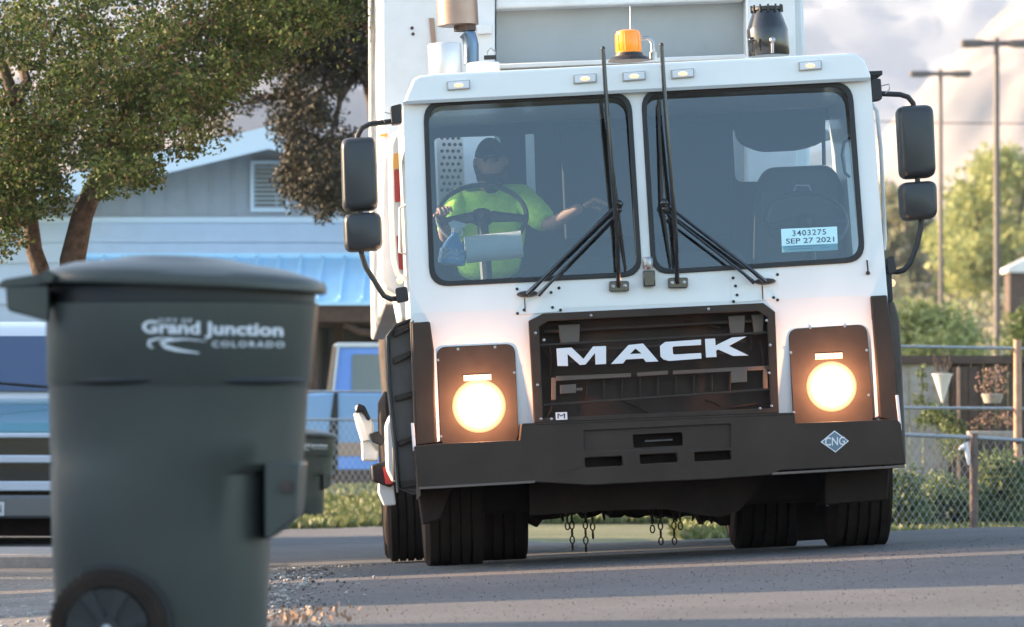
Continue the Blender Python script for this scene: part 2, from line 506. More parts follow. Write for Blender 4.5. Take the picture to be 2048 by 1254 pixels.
# ------------------------------------------------------------------ mountains
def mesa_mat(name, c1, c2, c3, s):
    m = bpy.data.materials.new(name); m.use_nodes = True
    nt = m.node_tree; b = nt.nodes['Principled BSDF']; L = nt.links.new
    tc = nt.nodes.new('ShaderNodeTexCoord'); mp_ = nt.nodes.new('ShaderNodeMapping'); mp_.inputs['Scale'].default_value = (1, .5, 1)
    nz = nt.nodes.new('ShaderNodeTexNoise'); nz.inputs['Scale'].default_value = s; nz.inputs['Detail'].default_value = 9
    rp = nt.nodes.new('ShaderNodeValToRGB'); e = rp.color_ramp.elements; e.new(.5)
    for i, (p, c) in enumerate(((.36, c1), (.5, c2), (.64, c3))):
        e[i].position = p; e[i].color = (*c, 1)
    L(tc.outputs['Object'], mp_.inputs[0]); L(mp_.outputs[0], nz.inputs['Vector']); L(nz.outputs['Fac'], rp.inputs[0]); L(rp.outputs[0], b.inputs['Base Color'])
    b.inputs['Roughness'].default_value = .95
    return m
M_MESA = mesa_mat('desert_rock', (.17, .17, .175), (.24, .215, .205), (.31, .265, .24), .03)  # pinkish sunlight and bluish shade put into the rock colours
M_MESA2 = mesa_mat('far_rock', (.145, .175, .215), (.19, .215, .25), (.24, .255, .28), .012)  # bluish shading of the far cliffs put into the colour
rs = np.random.RandomState(3)
def fbm(X, Y, s, seed, octv=5):
    r = np.random.RandomState(seed); Z = 0 * X; a = 1
    for o in range(octv):
        for k in range(4):
            th = r.rand() * 6.28; ph = r.rand() * 6.28
            Z = Z + a * .35 * np.sin((X * math.cos(th) + Y * math.sin(th)) / s * (1 + .3 * r.rand()) + ph)
        s /= 2.1; a *= .52
    return Z
def near_ridge(X, Y):
    hx = X / Y
    crest = np.interp(hx, [-.2, -.06, -.02, .02, .0735, .085, .107, .2], [100, 112, 96, 70, 80, 96, 128, 160])
    g_ = fbm(X, Y, 55, 5) * 6 + np.abs(fbm(X, Y, 22, 6)) * 5 + fbm(X, Y, 8, 7) * 1.2
    return crest * sst(1130, 1480, Y) + g_ * sst(1130, 1300, Y)
tag(grid_obj('near_ridge', np.linspace(-420, 420, 300), np.linspace(1100, 1560, 150), near_ridge, M_MESA), kind='structure')
def far_ridge(X, Y):
    g_ = 24 * fbm(X, Y, 260, 8) + 22 * np.abs(fbm(X, Y, 90, 9)) + 8 * fbm(X, Y, 30, 10)
    return (430 + g_) * sst(2400, 4300, Y)
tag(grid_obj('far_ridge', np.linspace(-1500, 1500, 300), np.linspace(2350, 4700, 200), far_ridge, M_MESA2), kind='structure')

# ------------------------------------------------------------------ foliage
def leaves(name, centers, size, m, parent=None, rs_seed=1, squash=1, up=0.0):
    """centers (N,3) -> one small bent quad each"""
    r = np.random.RandomState(rs_seed)
    c = np.asarray(centers); n = len(c)
    d = r.normal(size=(n, 3)); d[:, 2] += up; d /= np.linalg.norm(d, axis=1)[:, None]
    e = r.normal(size=(n, 3)); e -= d * (e * d).sum(1)[:, None]; e /= np.linalg.norm(e, axis=1)[:, None]
    s = size * (.6 + .8 * r.rand(n))[:, None]
    co = np.stack([c, c + d * s * .5 + e * s * .28, c + d * s, c + d * s * .5 - e * s * .28], 1).reshape(-1, 3)
    me = bpy.data.meshes.new(name)
    me.vertices.add(len(co)); me.vertices.foreach_set('co', co.ravel())
    me.loops.add(n * 4); me.polygons.add(n)
    me.loops.foreach_set('vertex_index', np.arange(n * 4, dtype=np.int32))
    me.polygons.foreach_set('loop_start', np.arange(n, dtype=np.int32) * 4)
    me.update()
    return link(name, me, m, parent)

def cluster(cs, radii, per, seed, jitter=.4):
    """leaf positions in round clumps"""
    r = np.random.RandomState(seed); out = []
    for (c, rad) in zip(cs, radii):
        n = int(per * rad ** 2)
        q = r.normal(size=(n, 3)); q /= np.linalg.norm(q, axis=1)[:, None]
        q *= (r.rand(n) ** .5)[:, None] * rad
        q[:, 2] *= .75
        out.append(q + np.asarray(c))
    return np.concatenate(out)

def branchy(mb, a, b, r0, r1, seed, wob=.08, n=7):
    r = random.Random(seed); a = Vector(a); b = Vector(b); pts = []
    L = (b - a).length
    for i in range(n):
        t = i / (n - 1)
        j = Vector((r.uniform(-1, 1), r.uniform(-1, 1), r.uniform(-1, 1))) * wob * L * math.sin(t * math.pi)
        pts.append(a.lerp(b, t) + j)
    mb.tube(pts, [r0 + (r1 - r0) * i / (n - 1) for i in range(n)], 8)
    return pts

def bush(name, label, loc, rx, ry, h, nleaf, size, m, cat='bush', group=None, seed=1, stems=5, clump=.35):
    root = thing(name, label, cat, loc, group)
    r = np.random.RandomState(seed)
    nc = 26
    cs = []; rad = []
    for i in range(nc):
        a = r.rand() * 6.283; q = r.rand() ** .5
        zz = r.rand()
        wd = math.sin(min(1, (zz * .8 + .25)) * math.pi) ** .6
        cs.append((math.cos(a) * q * rx * wd, math.sin(a) * q * ry * wd, h * (.1 + .82 * zz))); rad.append(clump * h * (.5 + .6 * r.rand()))
    tot = sum(x * x for x in rad)
    pts = cluster(cs, rad, nleaf / tot, seed)
    pts = pts[pts[:, 2] > 0]
    leaves('foliage', pts, size, m, root, seed)
    mb = MB()
    for i in range(stems):
        c = cs[i]
        mb.tube([(c[0] * .1, c[1] * .1, -.05), (c[0] * .4, c[1] * .4, c[2] * .5), c], [.02 * h, .014 * h, .006 * h], 5)
    mb.build('stem', BARK2, root)
    return root

# ------------------------------------------------------------------ trees left
def cz(x, y): return float(gz(x, y))
def near_tree():
    Y = 31.0
    base = P(175, 1100, Y); base.z = cz(base.x, Y) - .1
    root = thing('leafy_tree', 'broad green tree with sunlit leaves and two leaning trunks behind the big wheeled bin', 'tree', base)
    L = lambda u, v, y=Y: P(u, v, y) - base
    mb = MB()
    t1 = [Vector((0, 0, 0)), L(172, 900), L(150, 650), L(145, 520), L(165, 430), L(190, 370), L(240, 250), L(300, 120)]
    mb.tube(t1, [.15, .12, .10, .085, .072, .062, .05, .035], 12)
    mb.build('trunk', TRUNK, root)
    mb = MB()
    t2 = [Vector((.0, .1, 0)), L(165, 900), L(135, 660), L(88, 560), L(68, 500), L(60, 430), L(50, 340), L(30, 200), L(-20, 60)]
    mb.tube(t2, [.10, .08, .07, .062, .055, .05, .045, .04, .03], 12)
    mb.build('trunk', TRUNK, root)
    mb = MB()
    for k, (a, b) in enumerate((((190, 370), (330, 330)), ((240, 250), (430, 180)), ((300, 120), (470, 20)), ((240, 250), (350, 60)), ((50, 340), (150, 200)), ((30, 200), (120, 40)), ((60, 430), (-30, 360)), ((300, 120), (560, 120)), ((350, 60), (640, -20)))):
        branchy(mb, L(*a), L(*b, Y + (-.4, .5)[k % 2]), .045, .012, k)
    mb.build('limb', TRUNK, root)
    r = np.random.RandomState(11)
    cs = []; rad = []
    # crown outline in the photograph, filled with clumps at several depths
    def lower(u):
        pts = [(-80, 470), (0, 500), (60, 420), (110, 400), (170, 340), (210, 370), (260, 395), (320, 330), (400, 330), (440, 270), (480, 200), (520, 165), (570, 120), (640, 95), (700, 60), (760, 0)]
        return float(np.interp(u, [p[0] for p in pts], [p[1] for p in pts]))
    for i in range(560):
        u = r.uniform(-160, 700); lo = lower(u)
        v = lo - 30 - abs(r.normal()) * 190
        if i % 3 == 0: v = r.uniform(-160, lo - 25)
        y = Y + r.uniform(-1.3, 1.5)
        rr = r.uniform(.09, .21)
        if 'skip' and v > lo - 40: rr *= .7
        p = L(u, v, y); cs.append(tuple(p)); rad.append(rr)
    for k in range(26):   # bright low hanging clump
        p = L(r.uniform(185, 320), r.uniform(310, 385), Y - 1.2 + r.uniform(-.2, .2)); cs.append(tuple(p)); rad.append(r.uniform(.06, .13))
    for k in range(22):   # lower left sprays
        p = L(r.uniform(-30, 60), r.uniform(400, 520), Y + r.uniform(-.5, .5)); cs.append(tuple(p)); rad.append(r.uniform(.05, .11))
    ntop = len(cs)
    # upper crown above the frame (it shades what is below)
    for k in range(60):
        a = r.rand() * 6.28
        cs.append((r.uniform(-1.4, 2.2), r.uniform(-1.3, 1.3), 3.3 + r.uniform(0, 1.4))); rad.append(r.uniform(.25, .5))
    for k in range(90):   # sprays over the fork
        p = L(r.uniform(-20, 130), r.uniform(300, 430), Y - .5 + r.uniform(-.5, .3)); cs.append(tuple(p)); rad.append(r.uniform(.06, .12))
    lowp = cluster(cs[:ntop] + cs[ntop + 60:], rad[:ntop] + rad[ntop + 60:], 7200, 5)
    pts = np.concatenate([lowp, cluster(cs[ntop:ntop + 60], rad[ntop:ntop + 60], 2200, 6)])
    leaves('foliage', pts, .033, LEAFG, root, 3)
near_tree()

def dark_tree():
    Y = 47.0
    base = P(735, 1000, Y); base.z = cz(base.x, Y) - .1
    root = thing('shade_tree', 'dark brownish tree with drooping branches hanging in front of the grey gable', 'tree', base)
    L = lambda u, v, y=Y: P(u, v, y) - base
    mb = MB()
    mb.tube([Vector((.5, .6, 0)), L(800, 700, Y + 1), L(790, 420, Y + 1), L(770, 200, Y + .6), L(735, 60), L(715, -120)], [.26, .22, .2, .19, .17, .12], 12)
    mb.build('trunk', BARK2, root)
    mb = MB()
    for k, (a, b) in enumerate((((735, 60), (600, 180)), ((600, 180), (570, 330)), ((740, 100), (640, 280)), ((640, 280), (700, 440)), ((735, 60), (540, -20)), ((600, 180), (480, 210)))):
        branchy(mb, L(*a), L(*b), .05, .015, k + 20, .1)
    mb.build('limb', BARK2, root)
    r = np.random.RandomState(5); cs = []; rad = []
    def put(n, u0, u1, v0, v1, a, b):
        for k in range(n):
            cs.append(tuple(L(r.uniform(u0, u1), r.uniform(v0, v1), Y + r.uniform(-.9, .9)))); rad.append(r.uniform(a, b))
    put(110, 560, 762, -40, 130, .16, .3)
    put(90, 470, 720, -60, 100, .2, .32)
    put(12, 660, 750, 120, 165, .08, .16)
    put(16, 470, 640, 90, 190, .10, .2)
    put(16, 560, 680, 200, 290, .12, .22)
    put(16, 640, 690, 130, 190, .09, .14)
    put(60, 575, 692, 270, 400, .13, .24)
    put(16, 545, 640, 180, 260, .08, .15)
    put(10, 560, 640, 350, 395, .08, .14)
    put(10, 630, 700, 390, 440, .06, .12)
    put(10, 410, 540, 200, 270, .05, .12)
    put(10, 480, 600, 150, 240, .05, .12)
    pts = cluster(cs, rad, 6000, 8)
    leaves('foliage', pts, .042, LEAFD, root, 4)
dark_tree()

# ------------------------------------------------------------------ house far left
def house():
    D = 66.0; S = FPX / D
    base = P(545, 980, D); base.z = cz(base.x, D) - .1
    root = thing('gabled_house', 'grey blue house with a low gable, louvred vent and blue metal porch roof', 'house', base)
    L = lambda u, v, d=D: P(u, v, d) - base
    pk = L(545, 296); le = L(-60, 440); re = L(1150, 440)
    z0 = 0; zb = L(545, 441).z
    # lower wall
    m = MB(); m.box((le.x + .2, 0, -.3), (re.x - .2, .2, zb)); wl = m.build('wall', HOUSE, root, smooth=False)
    # siding courses, each board overlapping the next
    m = MB()
    for k in range(12):
        zt = zb - .02 - k * .285
        if zt < .2: break
        m.add([(le.x + .2, -.045, zt - .28), (re.x - .2, -.045, zt - .28), (re.x - .2, -.008, zt), (le.x + .2, -.008, zt), (le.x + .2, -.002, zt - .28), (re.x - .2, -.002, zt - .28)],
              [(0, 1, 2, 3), (0, 4, 5, 1)])
    m.build('siding', HOUSE, wl, smooth=False)
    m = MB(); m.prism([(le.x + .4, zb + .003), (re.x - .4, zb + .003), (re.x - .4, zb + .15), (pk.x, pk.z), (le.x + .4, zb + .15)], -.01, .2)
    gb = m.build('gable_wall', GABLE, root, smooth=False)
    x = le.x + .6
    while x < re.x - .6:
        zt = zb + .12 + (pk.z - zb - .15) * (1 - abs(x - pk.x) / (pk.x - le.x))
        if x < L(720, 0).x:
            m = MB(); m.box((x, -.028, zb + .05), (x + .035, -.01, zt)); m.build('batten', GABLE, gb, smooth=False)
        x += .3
    m = MB(); m.box((le.x, -.06, zb - .03), (re.x, -.012, zb + .045)); m.build('band_board', TRIMB, root, smooth=False)
    # vent
    vx0, vx1 = L(502, 0).x, L(580, 0).x; vz0, vz1 = L(0, 424).z, L(0, 322).z
    v = MB(); t = .045
    v.box((vx0, -.09, vz0), (vx0 + t, -.028, vz1)); v.box((vx1 - t, -.09, vz0), (vx1, -.028, vz1))
    v.box((vx0 + t, -.09, vz0), (vx1 - t, -.028, vz0 + t)); v.box((vx0 + t, -.09, vz1 - t), (vx1 - t, -.028, vz1))
    vo = v.build('vent', TRIMB, root, smooth=False)
    m = MB(); m.box((vx0 + t, -.0275, vz0 + t), (vx1 - t, -.022, vz1 - t)); m.build('vent_shade', WINDK, vo, smooth=False)  # dark panel added as the shade between the slats
    m = MB(); n = 10
    for k in range(n):
        z = vz0 + t + (vz1 - vz0 - 2 * t) * k / n
        m.add([(vx0 + t, -.085, z), (vx1 - t, -.085, z), (vx1 - t, -.045, z + .032), (vx0 + t, -.045, z + .032)], [(0, 1, 2, 3)])
    m.build('louvre', TRIMB, vo, smooth=False)
    # roof planes with fascia
    ov = 1.0
    for sgn, e in ((-1, le), (1, re)):
        m = MB(); a = Vector((pk.x, 0, pk.z + .1)); b = Vector((e.x, 0, e.z + .1))
        m.prism([(a.x, a.z + .05), (b.x, b.z + .05), (b.x, b.z + .16), (a.x, a.z + .16)], -ov, 9)
        m.build('roof', SHING, root, smooth=False)
        m = MB(); m.prism([(a.x, a.z - .17), (b.x, b.z - .17), (b.x, b.z + .14), (a.x, a.z + .14)], -ov - .05, -ov - .01)
        m.build('fascia', TRIMB, root, smooth=False)
    # porch roof, blue metal with ribs
    px0, px1 = L(165, 0).x, L(1150, 0).x; zt = L(0, 516, D - .1).z; ze = L(0, 603, D - 2.4).z
    m = MB(); m.add([(px0, -.05, zt), (px1, -.05, zt), (px1, -2.4, ze), (px0, -2.4, ze), (px0, -.05, zt - .05), (px1, -.05, zt - .05), (px1, -2.4, ze - .05), (px0, -2.4, ze - .05)],
                    [(0, 1, 2, 3), (7, 6, 5, 4), (3, 2, 6, 7), (0, 3, 7, 4), (1, 5, 6, 2)])
    pr = m.build('porch_roof', BLUEM, root, smooth=False)
    m = MB(); x = px0
    while x < px1:
        m.add([(x, -.05, zt), (x + .04, -.05, zt), (x + .04, -2.42, ze), (x, -2.42, ze), (x, -.05, zt + .045), (x + .04, -.05, zt + .045), (x + .04, -2.42, ze + .045), (x, -2.42, ze + .045)],
              [(4, 5, 6, 7), (0, 3, 7, 4), (1, 5, 6, 2), (2, 6, 7, 3)]); x += .30
    m.box((px0, -.06, zt), (px1, -.03, zt + .07))
    m.build('roof_rib', BLUEM, pr, smooth=False)
    m = MB(); m.box((px0, -2.35, ze - .27), (px1, -2.2, ze - .055)); m.build('porch_beam', WOODB, root, smooth=False)
    for u in (640, 790, 1010):
        x = L(u, 0).x
        m = MB(); m.box((x - .06, -2.33, -.1), (x + .06, -2.21, ze - .27)); m.build('porch_post', WOODB, root, smooth=False)
    m = MB(); m.box((px0 + .05, -.16, -.2), (px1 - .05, -.05, zt - .12)); m.build('porch_wall', BRICK, root, smooth=False)
    for u0, u1, v0, v1 in ((620, 668, 655, 800), (688, 760, 650, 700), (300, 400, 650, 720)):
        a = L(u0, v0, D - .2); b = L(u1, v1, D - .2)
        fr = MB(); fr.box((a.x - .06, -.2, b.z - .06), (b.x + .06, -.161, a.z + .06)); fo = fr.build('window', WOODB, root, smooth=False)
        gl = MB(); gl.box((a.x, -.21, b.z), (b.x, -.2001, a.z)); gl.build('pane', WINDK, fo, smooth=False)
    # curved timber brace under the beam
    m = MB(); a = L(645, 640, D - 2.3); b = L(700, 612, D - 2.3)
    m.tube([L(690, 648, D - 2.25), L(720, 664, D - 2.25), L(770, 668, D - 2.25)], .05, 6); m.build('porch_brace', WOODB, root)
house()

# ------------------------------------------------------------------ vehicles in the background
def wheel_parts(root, name, c, r, wd, axis='y'):
    hub = MB(); hub.lathe([(r * .62, -wd * .5), (r * .95, -wd * .5), (r, -wd * .35), (r, wd * .35), (r * .95, wd * .5), (r * .62, wd * .5)], c, axis, 28, False)
    o = hub.build('wheel', RUB, root)
    m = MB(); m.lathe([(.02, -wd * .3), (r * .3, -wd * .42), (r * .45, -wd * .3), (r * .63, -wd * .45), (r * .63, wd * .45), (.02, wd * .4)], c, axis, 28)
    m.build('rim', STEEL, o)
    return o

def blue_pickup():
    D = 58.0
    base = P(730, 975, D); base.z = cz(base.x, D)
    root = thing('parked_pickup', 'old blue pickup with white cab roof parked on the lawn behind the wire fence', 'pickup', base)
    L = lambda u, v, d=D: P(u, v, d) - base
    q = lambda u, v: (L(u, v).x, L(u, v).z)
    W = 1.75
    # lower body: bonnet to the left, bed to the right (runs on behind the big truck)
    m = MB()
    m.prism(rpoly([q(560, 800), q(575, 790), q(655, 785), q(980, 785), q(980, 940), q(560, 940)], [.05, .08, 0, 0, .05, .05]), 0, W)
    body = m.build('body', CARB2, root, bevel=.03)
    m = MB(); m.box((q(563, 0)[0], -.012, q(0, 912)[1]), (q(978, 0)[0], -.003, q(0, 885)[1])); m.build('side_stripe', CARTAN, body, smooth=False)
    m = MB(); m.box((q(563, 0)[0], -.012, q(0, 938)[1]), (q(978, 0)[0], -.003, q(0, 914)[1])); m.build('sill_panel', CARB, body, smooth=False)
    # cab
    pf = rpoly([q(655, 786), q(668, 692), q(684, 688), q(800, 688), q(806, 786)], [0, .08, .06, .06, 0])
    win = [q(703, 783), q(704, 708), q(776, 708), q(780, 783)]
    m = MB(); m.prism(pf, .06, W - .06)
    cab = m.build('cab', CARB, root, bevel=.02)
    m = MB(); m.prism(rpoly([q(664, 694), q(672, 685), q(800, 685), q(802, 694)], .03), .03, W - .03); m.build('cab_roof', CARWH, root, bevel=.015)
    m = MB(); m.prism([q(652, 788), q(661, 788), q(673, 692), q(665, 692)], .03, .09); m.build('windscreen_pillar', CARTAN, root)
    m = MB(); m.prism([q(663, 788), q(668, 788), q(679, 692), q(674, 692)], .02, .1); m.build('door_frame', CARWH, root)
    m = MB(); m.prism(rpoly(win, .03), .035, .058); m.build('side_window', GREYGL, root)
    m = MB(); m.prism([q(668, 786), q(676, 786), q(676, 940), q(660, 940), q(658, 860)], -.014, -.002); m.build('door_seam', BLACKM, root)
    for u in (620, 900):
        x = q(u, 0)[0]
        wheel_parts(root, 'wheel', (x, .12, .32), .34, .2)
    return root
blue_pickup()

def teal_pickup():
    D = 36.0
    cx = P(-70, 1060, D); base = Vector((cx.x, D, cz(cx.x, D) + .04))
    root = thing('old_truck', 'old teal vehicle with chrome grille bars parked facing the road beside the big bin', 'pickup', base)
    L = lambda u, v, d=D: P(u, v, d) - base
    hw = .93
    def zz(v, d=D): return L(0, v, d).z
    m = MB()
    # bonnet and wings: front face then sloping bonnet
    rings = []
    for y, top, wd in ((0, zz(862), .96), (.06, zz(845), .985), (.25, zz(838, D + .2), 1.0), (1.2, zz(800, D + 1.2), 1.0), (1.35, zz(795, D + 1.3), .99), (4.4, zz(800, D + 4), .98)):
        h = hw * wd; t = top
        rings.append([(-h, y, .42), (-h * 1.01, y, t - .25), (-h * .97, y, t - .06), (-h * .86, y, t), (h * .86, y, t), (h * .97, y, t - .06), (h * 1.01, y, t - .25), (h, y, .42)])
    m.loft(rings); m.build('body', CARTEAL, root, smooth=True)
    m = MB()
    rings = []
    for z, y0, y1, wd in ((zz(800, D + 1.3) - .05, 1.25, 3.3, .84), (zz(790, D + 1.3), 1.3, 3.3, .83), (zz(668, D + 1.7), 1.72, 3.2, .70), (zz(655, D + 1.7), 1.78, 3.15, .68), (zz(642, D + 1.7), 2.0, 3.0, .60)):
        rings.append([(-wd, y0, z), (wd, y0, z), (wd, y1, z), (-wd, y1, z)])
    m.loft(rings); m.build('cab', CARWH, root, bevel=.03)
    # windscreen
    a = zz(782, D + 1.3); b = zz(672, D + 1.7)
    m = MB(); m.add([(-.76, 1.315, a), (.76, 1.315, a), (.66, 1.70, b), (-.66, 1.70, b), (-.76, 1.30, a), (.76, 1.30, a), (.66, 1.68, b), (-.66, 1.68, b)], [(4, 5, 6, 7), (0, 1, 5, 4), (1, 2, 6, 5), (2, 3, 7, 6), (3, 0, 4, 7)])
    m.build('windscreen', GLASSC, root)
    m = MB(); m.tube([(-.6, 1.25, a + .03), (.0, 1.2, a + .07), (.62, 1.25, a + .02)], .012, 6); m.build('wiper', BLACKM, root)
    m = MB(); m.box((-.86, -.03, zz(975)), (.86, -.004, zz(868))); gr = m.build('grille', BLACK, root, smooth=False)
    for v0, v1 in ((866, 876), (910, 926), (962, 982)):
        m = MB(); m.box((-.9, -.075, zz(v1)), (.9, -.03, zz(v0))); m.build('grille_bar', BLUCHR, gr, bevel=.012)
    for s in (-.79, .79):
        m = MB(); m.box((s - .10, -.06, zz(960)), (s + .14, -.032, zz(880))); m.build('headlight', GREYGL, root, bevel=.02)
    m = MB(); m.box((-.96, -.2, zz(1036)), (.96, -.06, zz(990))); m.build('bumper', BUMPG, root, bevel=.025)
    a = L(-62, 1032, D - .22); b = L(8, 1004, D - .22)
    m = MB(); m.box((a.x, -.215, a.z), (b.x, -.202, b.z)); pl = m.build('number_plate', CARWH, root, bevel=.003)
    text('plate_text', 'CWD 4N', lambda s, t: (a.x + .02 + (b.x - a.x - .04) * s, -.217, a.z + .025 + (b.z - a.z - .05) * t), DECALD, pl, .01)
    m = MB(); m.box((-.9, .05, .24), (.9, .5, .43)); m.build('front_skirt', RUST, root)
    m = MB(); m.box((-.88, .25, .02), (.88, 4.2, .42)); m.build('underbody', UNDER, root)
    for s in (-.78, .78):
        for y in (.6, 3.4):
            wheel_parts(root, 'wheel', (s, y, .31), .34, .22, 'x')
teal_pickup()

# ------------------------------------------------------------------ wheeled bins
def make_bin(label, matrix, group='city wheeled refuse bins'):
    S = 762.0
    root = thing('wheeled_bin', label, 'trash bin', group=group, mat=matrix)
    X = lambda u: (u - 350) / S
    Z = lambda v: (1368 - v) / S
    def ring(z, x0, x1, w, e, n=40, yc=0.0):
        out = []
        cx, hx = (x0 + x1) / 2, (x1 - x0) / 2
        for k in range(n):
            a = 2 * math.pi * k / n
            c, s = math.cos(a), math.sin(a)
            out.append((cx + hx * math.copysign(abs(c) ** (2 / e), c), yc + w * math.copysign(abs(s) ** (2 / e), s), z))
        return out
    rings = [ring(Z(1368), X(104), X(516), .215, 2.7), ring(Z(1340), X(98), X(521), .225, 2.7), ring(Z(1080), X(86), X(528), .25, 3.0), ring(Z(945), X(82), X(531), .262, 2.9),
             ring(Z(922), X(82), X(597), .265, 2.7), ring(Z(870), X(80), X(601), .27, 2.7), ring(Z(770), X(78), X(607), .277, 2.7), ring(Z(762), X(77), X(609), .279, 2.7), ring(Z(752), X(74), X(613), .286, 2.7),
             ring(Z(604), X(72), X(627), .302, 2.7), ring(Z(598), X(72), X(628), .302, 2.7)]
    m = MB(); m.loft(rings); body = m.build('body', BINM, root, angle=28)
    # set-back catch housing at the front foot
    m = MB(); m.prism(rpoly([(X(526), Z(920)), (X(599), Z(920)), (X(592), Z(1030)), (X(535), Z(1074)), (X(526), Z(1074))], [0, 0, .02, .02, 0]), -.215, .215)
    pk = m.build('front_pocket', BINM, root, bevel=.006)
    m = MB(); m.lathe([(.014, -.012), (.018, -.012), (.018, .0)], (X(572), -.215, Z(968)), 'y', 16); m.build('pocket_bolt', RUST, pk)
    # grab lip: black tubes stand in for the shade in the collar's undercut
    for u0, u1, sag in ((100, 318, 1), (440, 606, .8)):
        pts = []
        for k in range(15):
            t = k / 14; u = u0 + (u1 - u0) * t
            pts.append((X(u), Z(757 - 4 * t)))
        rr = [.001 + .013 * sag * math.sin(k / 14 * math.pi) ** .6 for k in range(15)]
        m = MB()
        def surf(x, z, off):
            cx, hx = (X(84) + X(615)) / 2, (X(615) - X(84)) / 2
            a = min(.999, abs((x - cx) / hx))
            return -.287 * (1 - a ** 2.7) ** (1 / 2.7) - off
        m.tube([(x, surf(x, z, -.009), z) for x, z in pts], rr, 8); m.build('slot_shade', BLACKM, body)
    # rim, with the lid's shade put into its black colour, and lid
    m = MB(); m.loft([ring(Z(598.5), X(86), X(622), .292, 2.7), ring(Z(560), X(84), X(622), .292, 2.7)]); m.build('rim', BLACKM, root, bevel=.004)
    m = MB(); m.loft([ring(Z(572), X(70), X(643), .326, 3.2), ring(Z(560), X(68), X(645), .33, 3.1), ring(Z(550), X(72), X(640), .325, 3.0), ring(Z(540), X(88), X(610), .30, 2.8), ring(Z(527), X(130), X(560), .25, 2.5), ring(Z(520), X(200), X(500), .2, 2.2), ring(Z(511), X(235), X(450), .17, 2.2), ring(Z(508), X(262), X(420), .14, 2.0)])
    for v in m.v: v.z += .010 - .036 * v.x
    lid = m.build('lid', BINM, root, angle=40)
    m = MB(); m.prism(rpoly([(X(-14), Z(566)), (X(0), Z(551)), (X(60), Z(541)), (X(110), Z(536)), (X(110), Z(556)), (X(60), Z(562))], [.004, .01, 0, 0, 0, 0]), -.22, .22); m.build('lid_flap', BINM, lid, bevel=.003)
    m = MB(); m.tube([(X(92), -.25, Z(545)), (X(92), .25, Z(545))], .016, 10); m.build('hinge', BINM, lid)
    # handle block at the back
    hb = rpoly([(X(4), Z(566)), (X(90), Z(562)), (X(90), Z(636)), (X(62), Z(628)), (X(8), Z(614))], [.012, 0, 0, .02, .012])
    for y in (-.22, .17):
        m = MB(); m.prism(hb, y, y + .05); m.build('handle_arm', BINM, root, bevel=.005)
    m = MB(); m.tube([(X(18), -.2, Z(588)), (X(18), .2, Z(588))], .018, 12); m.build('handle', BINM, root)
    m = MB(); m.box((X(30), -.168, Z(606)), (X(88), .168, Z(572))); m.build('handle_web', BINM, root, bevel=.004)
    # wheel arch and wheels
    for s in (-1, 1):
        m = MB(); c = (X(215), Z(1254)); pts = []
        R1, R2 = .172, .150
        arch = [(c[0] + R1 * math.cos(a), c[1] + R1 * math.sin(a)) for a in np.linspace(R(-15), R(112), 16)] + [(c[0] + R2 * math.cos(a), c[1] + R2 * math.sin(a)) for a in np.linspace(R(112), R(-15), 16)]
        m.prism(arch, s * .235, s * .272)
        m.build('wheel_arch', BLACKM, root)
        yc = s * .275; wd = .055; r = .153
        m = MB(); m.lathe([(r * .74, -wd / 2), (r * .93, -wd / 2), (r, -wd * .3), (r, wd * .3), (r * .93, wd / 2), (r * .74, wd / 2), (r * .74, -wd / 2)], (c[0], yc, r), 'y', 40, False)
        wo = m.build('wheel', RUB, root)
        m = MB()
        for k in range(44):
            a = 2 * math.pi * k / 44
            p = Vector((c[0] + r * math.cos(a), yc, r + r * math.sin(a))); t = Vector((-math.sin(a), 0, math.cos(a))) * .004; o = Vector((math.cos(a), 0, math.sin(a))) * .004
            m.add([p - t - o + Vector((0, -wd * .4, 0)), p + t - o + Vector((0, -wd * .4, 0)), p + t - o + Vector((0, wd * .4, 0)), p - t - o + Vector((0, wd * .4, 0)),
                   p - t * .6 + o + Vector((0, -wd * .4, 0)), p + t * .6 + o + Vector((0, -wd * .4, 0)), p + t * .6 + o + Vector((0, wd * .4, 0)), p - t * .6 + o + Vector((0, wd * .4, 0))],
                  [(4, 5, 6, 7), (0, 1, 5, 4), (2, 3, 7, 6), (0, 4, 7, 3), (1, 2, 6, 5)])
        m.build('tread', RUB, wo)
        m = MB(); m.lathe([(.0, -.012), (r * .7, -.012), (r * .7, .012), (.0, .012)], (c[0], yc, r), 'y', 30)
        for k in range(7):
            a = 2 * math.pi * k / 7 + .3
            d = Vector((math.cos(a), 0, math.sin(a))); t = Vector((-math.sin(a), 0, math.cos(a)))
            cc = Vector((c[0], yc, r))
            pts = [cc + d * .03 + t * .010, cc + d * .03 - t * .010, cc + d * .108 - t * .018, cc + d * .108 + t * .018]
            m.loft([[q + Vector((0, -.024, 0)) for q in pts], [q + Vector((0, .024, 0)) for q in pts]])
        m.lathe([(.032, -.034), (.034, .034)], (c[0], yc, r), 'y', 18)
        m.build('rim', BLACKM, wo)
        m = MB(); m.lathe([(.004, -.042), (.012, -.040), (.015, -.034), (.015, .034), (.004, .042)], (c[0], yc + s * .0, r), 'y', 14); m.build('axle_cap', STEEL, wo)
    # city lettering moulded on the side
    def on(x, z, off=.0035):
        t = min(1, max(0, (z - Z(762)) / (Z(578) - Z(762))))
        x0 = X(74) + (X(72) - X(74)) * t; x1 = X(613) + (X(630) - X(615)) * t; wd = .287 + .015 * t; e = 2.7
        cx, hx = (x0 + x1) / 2, (x1 - x0) / 2
        a = min(.999, abs((x - cx) / hx))
        return (x, -wd * (1 - a ** e) ** (1 / e) - off, z)
    def box_map(u0, v0, u1, v1, du=0):
        # (u0, v0) lower left, (u1, v1) upper right, text rising or falling by du
        return lambda s, t: on(X(u0 + (u1 - u0) * s), Z(v0 + (v1 - v0) * t + du * s))
